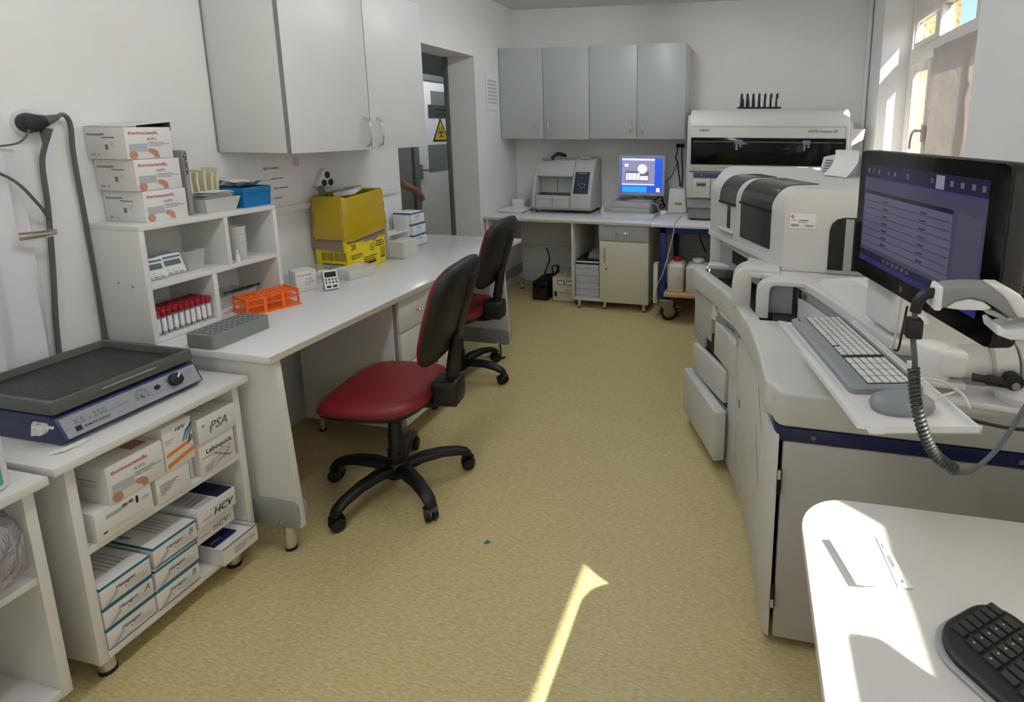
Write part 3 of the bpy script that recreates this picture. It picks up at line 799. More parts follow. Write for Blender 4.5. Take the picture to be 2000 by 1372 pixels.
# small carton, clear boxes, timer, tubs
t = carton('slide_carton', 'small white slide carton standing behind the orange rack', -2.07, -1.985, 2.09, 2.178, .751, .845, CARD, math.radians(-28))
F(t, '+x', [('t', 'thermoscientific', .08, .78, .0105, INKR, .9), ('t', 'AVF2', .5, .55, .011, INKG), ('r', [(.42, .46, .5, .02), (.42, .38, .42, .02), (.42, .30, .3, .02)], INKG)])
t = thing('clear_box', 'wide shallow clear box with white cotton behind the timer', 'box', (-2.09, 2.30, .751))
part(t, 'tub', tray(-2.19, -2.035, 2.20, 2.385, .751, .80, .012, .002), CLEARP, world=True, smooth=0)
part(t, 'cotton', MB().lathe([(.001, .0), (.03, .004), (.038, .018), (.025, .032), (.001, .036)], 12, (-2.09, 2.33, .754)), PAPER, world=True)
t = thing('kitchen_timer', 'white digital timer with eight keys leaning upright on the desk', 'timer', (-1.885, 2.15, .751), math.radians(52))
def lean(mb, a=math.radians(22)):
    mb.v = [(x, y*math.cos(a)+z*math.sin(a), z*math.cos(a)-y*math.sin(a)) for x, y, z in mb.v]; return mb
part(t, 'case', lean(MB().box(-.033, .033, .002, .014, .003, .098)), BLACK, bevel=.006)
part(t, 'face', lean(MB().box(-.031, .031, -.002, .004, .004, .096)), WHITEP, bevel=.005)
part(t, 'display', lean(MB().box(-.024, .024, -.0035, -.001, .062, .087)), mat('lcd_dark', (34, 40, 38), .15))
for i in range(4):
    for j in range(2):
        part(t, 'key', lean(MB().cyl((-.021+.014*i, -.004, .051-.014*j), (-.021+.014*i, -.001, .051-.014*j), .0042, n=10)), BLACK)
for i in (-1, 1): part(t, 'key', lean(MB().box(i*.013-.009, i*.013+.009, -.004, -.001, .012, .022)), BLACK, bevel=.002)
part(t, 'stand', MB().box(-.012, .012, .03, .055, 0, .002).hexa([(-.012, .05, 0), (.012, .05, 0), (.012, .055, 0), (-.012, .055, 0), (-.012, .03, .06), (.012, .03, .06), (.012, .034, .06), (-.012, .034, .06)]), BLACK, smooth=0)
single('clear_tub', tray(-1.99, -1.90, 2.315, 2.455, .751, .802, .012, .003).move(rz=math.radians(-14), about=(-1.945, 2.385, 0)), CLEARM, 'open milky tub in front of the yellow waste box', 'tub', smooth=0)
t = thing('clear_tub', 'upturned frosted tub beside the pipette stand', 'tub', (-1.985, 2.85, .751))
part(t, 'tub', tray(-2.035, -1.945, 2.785, 2.925, .751, .842, .004, .002), CLEARM, world=True, smooth=0)
part(t, 'lid', MB().box(-2.04, -1.94, 2.78, 2.93, .842, .848), CLEARM, world=True, bevel=.002)

# pipette stand with its pipette
t = thing('pipette_stand', 'white two tier pipette stand behind the yellow waste box', 'stand', (-2.08, 2.93, .751))
part(t, 'end_plate', MB().box(-2.15, -2.047, 3.00, 3.006, .751, .962), WHITEP, bevel=.002, world=True)
part(t, 'end_plate', MB().box(-2.15, -2.047, 2.80, 2.806, .751, .94), WHITEP, bevel=.002, world=True)
part(t, 'tier', MB().box(-2.145, -2.05, 2.806, 3.0, .872, .880), WHITEP, bevel=.002, world=True)
part(t, 'tier', MB().box(-2.15, -2.045, 2.806, 3.0, .770, .778), WHITEP, bevel=.002, world=True)
for x, y in ((-2.09, 2.955), (-2.065, 2.965)): part(t, 'hole_rim', MB().cyl((x, y, .879), (x, y, .881), .008, n=12), DGREY, world=True)
t = thing('pipette', 'grey pipette hanging upright in the white stand', 'pipette', (-2.10, 2.775, .751))
part(t, 'barrel', MB().lathe([(.003, 0), (.006, .05), (.009, .1), (.014, .12), (.015, .2), (.012, .215)], 14, (-2.10, 2.775, .751)), PGREY, world=True)
part(t, 'plunger', MB().lathe([(.004, .215), (.004, .23), (.010, .232), (.010, .24)], 12, (-2.10, 2.775, .751)), mat('plunger_olive', (120, 112, 80), .5), world=True)
for k in range(3):
    t = carton('test_kit_box', ['bottom', 'middle', 'top'][k]+' of the three white and blue boxes beside the pipette stand', -2.20, -2.075, 3.095-.01*k, 3.235-.01*k, .751+.0725*k, .823+.0725*k, CARD, group='white and blue kit boxes')
    a = t['dims']
    part(t, 'lid_band', MB().box(-a[0]/2-.0008, a[0]/2+.0008, -a[1]/2-.0008, a[1]/2+.0008, a[2]-.011, a[2]-.001), mat('blue_band', (30, 92, 134), .5), smooth=0)
    F(t, '+x', [('t', 'Hexagon', .28, .58, .014, INKB, 1), ('r', [(.15, .30, .5, .04), (.2, .18, .5, .04), (.3, .40, .45, .03)], INKL), ('r', [(0, 0, 1, .04)], TEAL)])

# ------------------------------------------------------------------ yellow clinical waste box
t = thing('clinical_waste_box', 'yellow cardboard clinical waste box lined with a yellow bag', 'waste box', (-2.11, 2.565, .751))
part(t, 'box', MB().box(-2.20, -2.012, 2.415, 2.72, .751, 1.10), YELLOW, bevel=.002, world=True)
part(t, 'torn_flap', MB().box(-2.0115, -2.008, 2.42, 2.722, .905, .99).prismx([(2.53, .905), (2.56, .892), (2.60, .898), (2.63, .886), (2.67, .905)], -2.0115, -2.0085), CARTON, world=True, smooth=0)
part(t, 'torn_flap', MB().hexa([(-2.205, 2.405, .878), (-2.03, 2.408, .866), (-2.03, 2.4145, .866), (-2.205, 2.4145, .878), (-2.205, 2.407, 1.0), (-2.03, 2.409, 1.0), (-2.03, 2.4145, 1.0), (-2.205, 2.4145, 1.0)]), CARTON, world=True, smooth=0)
# bag folded over the rim
rings = []
def bagring(z, g, wob, zs_):
    pts = rect(-2.20-g*.3, -2.012+g, 2.415-g, 2.72+g, max(.003, .02+g), 5); out_ = []; n = len(pts)
    for i, (a, b) in enumerate(pts):
        w_ = wob*(math.sin(i*1.7+z*40)+.7*math.sin(i*.9+2+z*60))
        out_.append((a+w_*.6, b+w_, z+zs_*math.sin(i*.8+1)+ (0.018 if b > 2.6 else 0)*(1 if zs_ else 0)))
    return out_
for z_, g, wb, zz in ((.925, .016, .003, .008), (.96, .022, .004, .003), (1.02, .020, .004, 0), (1.08, .016, .004, 0), (1.13, .010, .003, .002), (1.148, .004, .002, .004), (1.14, -.006, .002, .003), (1.05, -.010, .002, 0), (1.0, -.02, .002, 0)):
    rings.append(bagring(z_, g, wb, zz))
part(t, 'bag', MB().loft(rings, caps=False), YBAG, world=True, smooth=50, recalc=False)
part(t, 'bag_bottom', MB().box(-2.185, -2.03, 2.435, 2.70, 1.095, 1.104), YBAG, world=True)
text(t, 'lettering', '20', .042, (-2.0115, 2.445, .868), Y, Z, INK, squeeze=.9)
text(t, 'lettering', 'RIFIUTI SANITARI\nPERICOLOSI / H9', .0135, (-2.0115, 2.445, .832), Y, Z, INK, squeeze=.82)
text(t, 'lettering', 'H', .03, (-2.0115, 2.602, .845), Y, Z, INK, squeeze=.7)
ring = MB()
for i in range(24):
    a, b = 2*math.pi*i/24, 2*math.pi*(i+1)/24
    q = lambda r, tt: (-2.011, 2.612+r*math.cos(tt), .856+r*math.sin(tt)); ring.quad(q(.018, a), q(.021, a), q(.021, b), q(.018, b))
part(t, 'symbol', ring, INK, world=True, smooth=0)
prints(t, 'print', (-2.012, 2.415, .751), Y, Z, [(.225, .125, .06, .006), (.225, .112, .07, .006), (.225, .100, .05, .006), (.12, .055, .11, .005), (.12, .044, .09, .005), (.12, .033, .1, .005), (.12, .018, .1, .012)], INK)
prints(t, 'print', (-2.012, 2.415, .751), Y, Z, [(.262, .03, .003, .075), (.292, .03, .003, .075), (.262, .03, .033, .003), (.262, .102, .033, .003), (.271, .045, .004, .045), (.283, .045, .004, .045), (.266, .034, .026, .006)], INK, lift=.0009)
text(t, 'lettering', '\u25b3' if False else 'A', .03, (-2.0115, 2.475, .775), Y, Z, INK, squeeze=1.2)
prints(t, 'print', (-2.20, 2.415, .751), X, Z, [(.035+.038*k, .065, .034, .045) for k in range(4)], mat('print_olive', (150, 136, 30), .6))
prints(t, 'print', (-2.20, 2.415, .751), X, Z, [(.04, .018, .13, .032)], mat('print_dark_olive', (70, 64, 22), .6))
t = carton('tissue_packet', 'white printed packet lying on top of the yellow bag', -2.15, -2.045, 2.50, 2.64, 1.146, 1.168, CARD, .35)
t.rotation_euler = (0.10, -.16, .35); t.location.z = 1.152
F(t, '+z', [('r', [(.15, .15, .5, .08), (.15, .32, .6, .06), (.15, .45, .55, .06), (.2, .6, .5, .2)], INKL)])
single('dustpan_blade', MB().tube([(-2.17, 2.455, 1.11), (-2.165, 2.46, 1.16), (-2.17, 2.455, 1.20)], [.012]*6+[.016]*6+[.005], 8, 6), mat('grey_green_plastic', (96, 108, 104), .4), 'grey green plastic scoop sticking out of the yellow bag', 'scoop')

# ------------------------------------------------------------------ left wall fittings
t = thing('wall_socket', 'round white wall socket with a black adapter and two grey plugs', 'socket', (XL, 1.335, 1.50))
part(t, 'plate', MB().cyl((XL, 1.335, 1.505), (XL+.012, 1.335, 1.505), .045, n=20), WHITEP, world=True)
part(t, 'adapter', MB().lathe([(.001, 0), (.026, .001), (.03, .01), (.03, .04), (.02, .06), (.001, .062)], 16).move(), BLACK) if False else None
mbq = MB().cyl((XL+.012, 1.328, 1.506), (XL+.058, 1.322, 1.506), .032, .026, n=16).cyl((XL+.03, 1.30, 1.506), (XL+.03, 1.36, 1.512), .022, .020, n=14)
part(t, 'adapter', mbq, BLACK, world=True, bevel=.003)
part(t, 'plug', MB().cyl((XL+.03, 1.36, 1.512), (XL+.03, 1.395, 1.525), .018, .009, n=12), CABLE, world=True)
part(t, 'plug', MB().cyl((XL+.045, 1.352, 1.490), (XL+.04, 1.348, 1.445), .017, .008, n=12), CABLE, world=True)
part(t, 'cable', MB().tube([(XL+.03, 1.39, 1.522), (XL+.03, 1.415, 1.533), (XL+.025, 1.432, 1.50), (XL+.02, 1.430, 1.40), (XL+.014, 1.436, 1.20), (XL+.014, 1.438, 1.0), (XL+.014, 1.435, .80), (XL+.02, 1.43, .66)], .007), CABLE, world=True)
part(t, 'cable', MB().tube([(XL+.04, 1.35, 1.45), (XL+.02, 1.342, 1.38), (XL+.015, 1.34, 1.25), (XL+.014, 1.325, 1.05), (XL+.014, 1.305, .85), (XL+.02, 1.29, .66)], .007), CABLE, world=True)
part(t, 'cable', MB().tube([(XL+.05, 1.31, 1.49), (XL+.06, 1.28, 1.455), (XL+.06, 1.24, 1.44), (XL+.06, 1.10, 1.43)], .003), CABLE, world=True)
part(t, 'cable', MB().tube([(XL+.06, 1.10, 1.42), (XL+.06, 1.23, 1.345), (XL+.055, 1.29, 1.26), (XL+.02, 1.335, 1.20)], .0045), CABLE, world=True)
# white curtain at the left edge, tied with a cord
mb = MB(); rows = []
for i in range(25):
    zz = 1.43-.74*i/24; r = []
    for j in range(29):
        yy = .70+(1.275-.70)*j/28
        pin = math.exp(-((zz-1.16)/.08)**2)*.6
        r.append((XL+.030+.012*(1-pin*.5)*math.sin(j*1.25+.4*math.sin(i*.3))+.006*math.sin(j*2.7+i*.2), yy, zz))
    rows.append(r)
single('curtain', mb.sheet(rows), mat('curtain_white', (224, 224, 228), .85, spec=.1), 'white folded curtain hanging at the left edge of the room', 'curtain', smooth=60)
t = thing('curtain_tie', 'bunched beige cord tie holding the white curtain', 'tie', (XL+.07, 1.275, 1.15))
for k in range(5):
    part(t, 'strand', MB().tube([(XL+.065, 1.225, 1.150+.006*k), (XL+.078+.003*k, 1.265, 1.155+.005*k), (XL+.07, 1.315, 1.158+.003*k)], .004, 6, 5), [CREAM, CARTON, PGREY, CREAM, CARTON][k], world=True)
t = thing('wall_socket', 'white triple wall socket above the yellow waste box', 'socket', (XL, 2.54, 1.19))
part(t, 'body', MB().prismx([(2.472, 1.195), (2.492, 1.18), (2.585, 1.178), (2.60, 1.195), (2.565, 1.275), (2.54, 1.284), (2.515, 1.27)], XL+.0005, XL+.034), WHITEP, bevel=.006, world=True)
for y, z_ in ((2.541, 1.248), (2.515, 1.208), (2.562, 1.208)):
    part(t, 'well', MB().cyl((XL+.030, y, z_), (XL+.0352, y, z_), .019, n=18), DGREY, world=True)
    part(t, 'well_floor', MB().cyl((XL+.0352, y, z_), (XL+.0356, y, z_), .014, n=18), BLACK, world=True)
t = thing('price_list', 'white wall notice headed TESTE RAPIDE under the wall cabinet', 'notice', (XL, 2.23, 1.13))
part(t, 'sheet', MB().box(XL+.0005, XL+.0015, 2.06, 2.40, 1.125, 1.345), PAPER, world=True, smooth=0)
text(t, 'lettering', 'TESTE RAPIDE', .0145, (XL+.0016, 2.178, 1.298), Y, Z, INK)
for y, z_, s_ in ((2.09, 1.25, 'HCG   ______________ infectii urinare'), (2.10, 1.204, 'TROPONINA ________ infarct miocardic'), (2.10, 1.157, 'ANTI HCV __________ hepatita C')):
    text(t, 'lettering', s_, .0112, (XL+.0016, y, z_), Y, Z, INK, squeeze=1.1)
prints(t, 'sticker', (XL+.0016, 2.355, 1.305), Y, Z, [(0, 0, .04, .042)], mat('pink_sticker', (214, 196, 194), .8))
t = thing('wall_calendar', 'grey printed sheets hung on the left wall beside the far cabinets', 'notice', (XL, 4.58, 1.64))
for k in range(3):
    part(t, 'sheet', MB().box(XL+.001+.003*k, XL+.003+.003*k, 4.455, 4.69-.004*k, 1.64+.004*k, 1.955), PAPER, world=True, smooth=0)
prints(t, 'print', (XL+.009, 4.455, 1.64), Y, Z, [(.03+.035*i, .06+.03*j, .026, .016) for i in range(5) for j in range(7)], INKL)
# ================================================================== low open cabinet by the desk
t = thing('low_cabinet', 'low white open cabinet with a shelf of test kits at the desk end', 'cabinet', (-1.94, 1.18, 0))
CX0, CX1 = XL+.03, -1.66
part(t, 'top', MB().box(CX0, -1.635, .905, 1.449, .650, .672), MELA, bevel=.002, world=True)
part(t, 'side_panel', MB().box(CX0, CX1, .937, .959, .062, .650), MELA, bevel=.001, world=True)
part(t, 'side_panel', MB().box(CX0, CX1, 1.406, 1.428, .062, .650), MELA, bevel=.001, world=True)
part(t, 'shelf', MB().box(CX0, CX1-.002, .959, 1.406, .386, .404), MELA, bevel=.001, world=True)
part(t, 'bottom', MB().box(CX0, CX1, .959, 1.406, .064, .086), MELA, bevel=.001, world=True)
part(t, 'back', MB().box(CX0-.004, CX0, .937, 1.428, .064, .65), MELA, world=True, smooth=0)
for x, y in ((-1.70, .975), (-1.70, 1.37), (-2.15, .975), (-2.15, 1.37)): leg(t, x, y, .064, .02)

# shaker
t = thing('orbital_shaker', 'navy laboratory shaker with a grey tray on the low cabinet', 'shaker', (-1.90, 1.17, .6725))
part(t, 'case', MB().prismy([(-2.12, .6745), (-1.735, .6745), (-1.715, .69), (-1.742, .742), (-1.76, .752), (-2.12, .752)], .985, 1.362), BLUEB, bevel=.003, world=True)
pn = part(t, 'front_panel', MB().hexa([(-1.7225, .992, .692), (-1.7225, 1.355, .692), (-1.7135, 1.355, .692), (-1.7135, .992, .692), (-1.749, .992, .742), (-1.749, 1.355, .742), (-1.7395, 1.355, .742), (-1.7395, .992, .742)]), mat('silver_panel', (158, 162, 168), .35, metal=.3), world=True, smooth=0)
up_ = Vector((-.026, 0, .050)).normalized(); PO = Vector((-1.7133, .992, .692))
text(t, 'lettering', 'KS - 250', .022, PO+Y*.025+up_*.028, Y, up_, INKG)
prints(t, 'print', PO, Y, up_, [(.022, .010, .014, .014)], INK)
text(t, 'lettering', 'EDMUND BUHLER', .0075, PO+Y*.042+up_*.013, Y, up_, INK)
for k in range(11):
    a = math.pi*(-.15+1.3*k/10)
    c = PO+Y*.195+up_*.03
    p0, p1 = c+Y*(.012*math.cos(a))+up_*(.012*math.sin(a)), c+Y*(.021*math.cos(a))+up_*(.021*math.sin(a))
    s_ = (p1-p0).cross(Vector((1, 0, .4))).normalized()*.0007; nn = Vector((.0006, 0, .0003))
    part(t, 'scale_mark', MB().quad(p0-s_+nn, p1-s_+nn, p1+s_+nn, p0+s_+nn), INK, world=True, smooth=0, recalc=False)
nv = Y.cross(up_).normalized()
part(t, 'small_dial', MB().cyl(PO+Y*.195+up_*.03, PO+Y*.195+up_*.03+nv*.008, .0065, n=12), STEEL, world=True)
part(t, 'fuse_cap', MB().cyl(PO+Y*.238+up_*.034, PO+Y*.238+up_*.034+nv*.006, .007, n=12), BLACK, world=True)
kb_ = part(t, 'speed_knob', MB().cyl(PO+Y*.292+up_*.034, PO+Y*.292+up_*.034+nv*.014, .0205, .019, n=24), BLACK, world=True, bevel=.002)
c = PO+Y*.292+up_*.034+nv*.0146
d_ = (Y*.7+up_*.7).normalized(); e_ = nv.cross(d_)
part(kb_, 'pointer', MB().quad(c+d_*.004-e_*.0025, c+d_*.018-e_*.0025, c+d_*.018+e_*.0025, c+d_*.004+e_*.0025), WHITEP, world=True, smooth=0, recalc=False)
for k in range(9):
    a = math.pi*(-.3+1.6*k/8); c2 = PO+Y*.292+up_*.034+nv*.0008
    p0, p1 = c2+(Y*math.cos(a)+up_*math.sin(a))*.023, c2+(Y*math.cos(a)+up_*math.sin(a))*.029
    s_ = (p1-p0).cross(nv).normalized()*.0006
    part(t, 'scale_mark', MB().quad(p0-s_, p1-s_, p1+s_, p0+s_), INK, world=True, smooth=0, recalc=False)
prints(t, 'print', PO, Y, up_, [(.06, .028, .10, .0018), (.215, .016, .06, .0014), (.325, .044, .026, .0012), (.325, .039, .022, .0012), (.325, .034, .024, .0012)], INKG)
# tray on top
GT = mat('tray_grey', (86, 88, 82), .5)
def open_tray(x0, x1, y0, y1, z0, z1, rim):
    o = rect(x0, x1, y0, y1, .006, 3); i_ = rect(x0+rim, x1-rim, y0+rim, y1-rim, .004, 3)
    return MB().loft([[(a, b, z0) for a, b in o], [(a, b, z1) for a, b in o], [(a, b, z1) for a, b in i_], [(a, b, z0+.012) for a, b in i_]])
part(t, 'tray', open_tray(-2.105, -1.742, .984, 1.358, .758, .793, .012), GT, world=True, bevel=.001)
part(t, 'tray_mat', MB().box(-2.09, -1.757, 1.0, 1.342, .7705, .7735), mat('ribbed_mat', (36, 36, 34), .4, bump=.25, bscale=90), world=True)
part(t, 'tray_rib', MB().box(-1.7425, -1.738, 1.10, 1.245, .777, .781), PGREY, world=True, bevel=.001)
part(t, 'tray_stem', MB().cyl((-1.92, 1.17, .75), (-1.92, 1.17, .76), .05, n=16), DGREY, world=True)
for x, y in ((-1.75, 1.0), (-1.75, 1.345), (-2.08, 1.0), (-2.08, 1.345)): part(t, 'foot', MB().cyl((x, y, .6725), (x, y, .676), .01, n=10), RUBBER, world=True)
part(t, 'white_clip', MB().box(-1.815, -1.765, .981, .985, .713, .735).hexa([(-1.82, .975, .695), (-1.80, .975, .70), (-1.80, .985, .70), (-1.82, .985, .695), (-1.81, .975, .733), (-1.785, .975, .733), (-1.785, .985, .733), (-1.81, .985, .733)]).box(-1.765, -1.745, .979, .985, .722, .729).box(-1.795, -1.77, .965, .985, .708, .733), WHITEP, world=True, bevel=.002)
for k in range(3):
    o = part(None, 'paper_slip', MB().box(-.03, .03, -.010, .010, 0, .001), PAPER, smooth=0); o.location = (-1.71+.003*k, .978+.008*k, .6735+.0014*k); o.rotation_euler = (0, 0, 1.1+.25*k)
    tag(o, ['lowest', 'middle', 'uppermost'][k]+' white paper slip by the near corner of the navy shaker', 'paper', 'slips under the shaker')

# kits on the upper shelf
SH = .4045
t = carton('slide_carton', 'plain white carton under the slide carton in the low cabinet', -1.90, -1.655, .978, 1.122, SH, .489, CARD)
F(t, '+x', [('r', [(.18, .74, .5, .02), (.18, .69, .3, .02), (.18, .64, .26, .02), (.12, .22, .7, .008), (.46, .70, .09, .12), (.58, .72, .07, .12), (.82, .66, .10, .02), (.80, .60, .13, .02)], INKG), ('r', [(.70, .58, .045, .26)], INK), ('r', [(.1, .2, .07, .05)], INK)])
t = carton('slide_carton', 'white glass slide carton lying uppermost on the left of the cabinet shelf', -1.93, -1.652, 1.018, 1.165, .4895, .596, CARD)
F(t, '+x', [it if it[0] != 't' else (it[0], it[1], it[2], it[3], it[4]*.95, *it[5:]) for it in slides_front()])
F(t, '-y', [('r', [(.62, .60, .25, .02), (.66, .50, .2, .015), (.66, .44, .18, .015)], INKG)])
F(t, '+z', [('r', [(.15+.09*k, .25, .02, .5) for k in range(7)], INKL), ('r', [(.72, .60, .16, .3)], SKINP)])
t = carton('test_kit_box', 'white carton with teal swoosh and orange stripes in the low cabinet', -1.90, -1.657, 1.135, 1.235, SH, .4895, CARD)
F(t, '+x', [('r', [(.10, .62-.07*k, .55-.08*k, .025) for k in range(6)], INKG)])
t = carton('test_kit_box', 'white carton marked HFV with orange straps in the low cabinet', -1.90, -1.653, 1.169, 1.256, .4895, .628, CARD)
F(t, '+x', [('t', 'HFV', .42, .80, .016, INK, 1, .3), ('r', [(.05, .66, .3, .015), (.05, .60, .22, .015)], INKG)])
o, xd, yd, w_, h_ = face(t, '+x')
def poly_print(t, which, pts, material, lift=.0009):
    o, xd, yd, w_, h_ = face(t, which); n_ = xd.cross(yd)
    vs = [tuple(Vector(o)+xd*(a*w_)+yd*(b*h_)+n_*lift) for a, b in pts]
    part(t, 'print', MB().add(vs, [tuple(range(len(vs)))]), material, smooth=0, recalc=False)
for k in range(3):
    poly_print(t, '+x', [(.62+.1*k, .50), (.66+.1*k, .50), (.80+.09*k, .70), (1.0, .80+.05*k), (1.0, .84+.05*k), (.76+.09*k, .73)], TEAL)
poly_print(t, '+x', [(.05, .30), (.85, .40), (.85, .47), (.05, .38)], ORANGEC)
poly_print(t, '+x', [(.05, .05), (1.0, .20), (1.0, .29), (.05, .15)], ORANGEC)
poly_print(t, '+x', [(.80, .40), (.98, .45), (.98, .58), (.85, .54)], INKG)
t = carton('test_kit_box', 'small white and navy box beside the carton with orange straps', -1.86, -1.685, 1.2575, 1.268, SH, .56, CARD)
prints(t, 'print', face(t, '+x')[0], Y, Z, [(0, .085, .0105, .04)], NAVY, world=False)
t = carton('test_kit_box', 'white box printed Laboquick at the right of the cabinet shelf', -1.86, -1.660, 1.272, 1.392, SH, .514, CARD)
F(t, '+x', [('t', 'Laboquick', .18, .62, .022, INK, 1.0), ('r', [(.05, .52, .85, .012), (.40, .44, .45, .012), (.30, .33, .5, .012), (.40, .22, .5, .012)], INK)])
poly_print(t, '+x', [(.35, .08), (.38, .08), (.86, .42), (.84, .44)], INKG); poly_print(t, '+x', [(.40, .50), (.42, .52), (.85, .20), (.83, .18)], INKG)
poly_print(t, '+x', [(.08, .08), (.30, .08), (.40, .3), (.12, .26)], INKL)
t = carton('test_kit_box', 'white box with handwritten PSA on top of the Laboquick box', -1.87, -1.655, 1.274, 1.402, .5145, .596, CARD)
F(t, '+x', [('t', 'PSA', .28, .35, .040, INKG, .95, .35), ('t', '"', .10, .45, .03, INKG), ('r', [(.3, .24, .03, .3)], INKG)])
F(t, '+z', [('r', [(.2, .2, .5, .03), (.2, .4, .55, .03), (.2, .6, .45, .03)], INKG)])
# kits on the lower shelf
LO = .0865
def teal_kit(y0, y1, z0, z1, x1, label, hand=''):
    t = carton('test_kit_box', label, x1-.20, x1, y0, y1, z0, z1, CARD, group='teal banded kit boxes in the low cabinet')
    a = t['dims']
    part(t, 'lid_band', MB().box(-a[0]/2-.0006, a[0]/2+.0006, -a[1]/2-.0006, a[1]/2+.0006, a[2]-.008, a[2]-.0005), TEAL, smooth=0)
    F(t, '+x', [('t', 'Hexagon', .28, .50, .0145, INKB, .95, .25), ('r', [(.52, .34, .38, .02), (.48, .24, .42, .02), (.55, .44, .3, .02)], INKL), ('r', [(.46, .34, .03, .04)], INK), ('r', [(0, 0, 1, .045)], INKB)])
    poly_print(t, '+x', [(.05, .08), (.16, .08), (.34, .38), (.30, .5)], INKL)
    if hand: F(t, '+x', [('t', hand, .80, .45, .026, INKG, .9, .3)])
    F(t, '+z', [('t', 'Hexagon', .14, .10, .018, INKB, 1, .2), ('r', [(.25, .40+.09*k, .5, .03) for k in range(5)], INKL)])
    return t
for k, lab in enumerate(('bottom', 'middle', 'top')):
    teal_kit(.962, 1.089, LO+.0645*k, LO+.0635+.0645*k, -1.660+.0015*k, lab + ' of the left stack of three teal banded kit boxes', ['', 'A', ''][k])
    teal_kit(1.093+.004*k, 1.222+.004*k, LO+.0655*k+(.006 if k == 2 else 0), LO+.0645+.0655*k+(.006 if k == 2 else 0), -1.658, lab + ' of the centre stack of three teal banded kit boxes', ['B', '', 'B'][k])
t = carton('test_kit_box', 'lowest white kit box beneath the boxes marked HCV', -2.05, -1.84, 1.236, 1.366, LO, .1845, CARD)
t = carton('test_kit_box', 'lower of two white kit boxes with HCV written by hand', -1.875, -1.670, 1.236, 1.366, .185, .2455, CARD)
F(t, '+x', [('t', 'HCV', .4, .25, .026, INKG, 1, .3), ('r', [(.08, .30, .25, .04), (.62, .5, .3, .02), (.62, .4, .3, .02)], INKG)])
t = carton('test_kit_box', 'upper of two white kit boxes with HCV written by hand', -1.875, -1.656, 1.238, 1.368, .246, .3085, CARD)
F(t, '+x', [('t', 'HCV', .38, .22, .032, INK, 1, .3), ('r', [(.10, .28, .25, .04), (.62, .52, .32, .02), (.62, .42, .3, .02), (.3, .62, .4, .02)], INKG)])
F(t, '+z', [('r', [(.0, .55, .98, .42)], NAVY), ('r', [(.10, .05, .85, .45)], CARDG, .0009), ('r', [(.2+.1*k, .12, .02, .3) for k in range(7)], INKG, .0011)])
# open kit box jutting out over the shelf edge
t = thing('open_kit_box', 'opened white kit box with navy booklet jutting out of the low cabinet', 'box', (-1.70, 1.3385, LO+.0005), 0)
a, b, c = .20, .132, .060
mb = tray(-.13, .075, -.064, .064, 0, c, .0, .003)
part(t, 'box', mb, CARD, smooth=0)
part(t, 'edge', MB().box(.0752, .0756, -.064, .064, c-.003, c), NAVY, smooth=0)
part(t, 'booklet', MB().box(-.115, .03, -.055, .028, c-.008, c-.005), NAVY, smooth=0)
text(t, 'lettering', 'LABOQUICK', .012, (.012, -.05, c-.005), Y, -X, INKL, world=False, squeeze=.6)
part(t, 'leaflet', MB().box(-.12, .065, -.058, .058, c-.014, c-.0115), PAPER, smooth=0)
prints(t, 'print', (.0752, -.064, 0), Y, Z, [(.04, .034-.006*k, .05-.004*k, .0018) for k in range(4)] + [(.095, .034-.005*k, .02, .0018) for k in range(3)], INKG, world=False)

# ------------------------------------------------------------------ nearer open cabinet at the left edge
t = thing('low_cabinet', 'nearest low white open cabinet at the left edge holding a plastic bag', 'cabinet', (-1.94, .63, 0))
part(t, 'top', MB().box(XL+.03, -1.625, .36, .888, .645, .668), MELA, bevel=.002, world=True)
for y in (.847, .38): part(t, 'side_panel', MB().box(XL+.03, -1.65, y, y+.022, .07, .645), MELA, bevel=.001, world=True)
part(t, 'shelf', MB().box(XL+.03, -1.655, .402, .847, .400, .418), MELA, bevel=.001, world=True)
part(t, 'bottom', MB().box(XL+.03, -1.65, .402, .847, .072, .094), MELA, bevel=.001, world=True)
part(t, 'back', MB().box(XL+.026, XL+.03, .38, .869, .07, .645), MELA, world=True, smooth=0)
for x, y in ((-1.70, .42), (-1.70, .83), (-2.15, .42), (-2.15, .83)): leg(t, x, y, .07, .02)
# bag of clear plastic
rings = []
random.seed(3)
for i, (z_, g, cx_, cy_) in enumerate(((.419, .075, -1.745, .72), (.435, .11, -1.735, .72), (.47, .135, -1.715, .715), (.51, .14, -1.705, .712), (.55, .135, -1.70, .712), (.59, .12, -1.71, .72), (.62, .08, -1.73, .73), (.635, .03, -1.74, .73))):
    r = []
    for k in range(28):
        a_ = 2*math.pi*k/28; q = g*(1+.07*math.sin(3*k+i)+.06*random.uniform(-1, 1))
        yy = min(.843, cy_+q*math.sin(a_)); xx = cx_+q*.85*math.cos(a_)
        if yy > .835 and False: yy = .835
        r.append((xx, yy, z_+.004*math.sin(k)*(0 if i == 0 else 1)))
    rings.append(r)
single('plastic_bag', MB().loft(rings), BAGP, 'crumpled clear plastic bag on the shelf of the nearest cabinet', 'bag', smooth=70)
t = thing('sanitiser_case', 'white rounded case with a teal front standing on the nearest cabinet', 'case', (-1.83, .70, .6685))
part(t, 'shell', MB().prism(rect(-1.86, -1.655, .60, .848, .03, 5), .6685, .80), WHITEP, bevel=.012, seg=3, world=True)
part(t, 'front', MB().box(-1.656, -1.6535, .63, .825, .685, .78), mat('teal_plastic', (96, 168, 172), .4), bevel=.001, world=True)
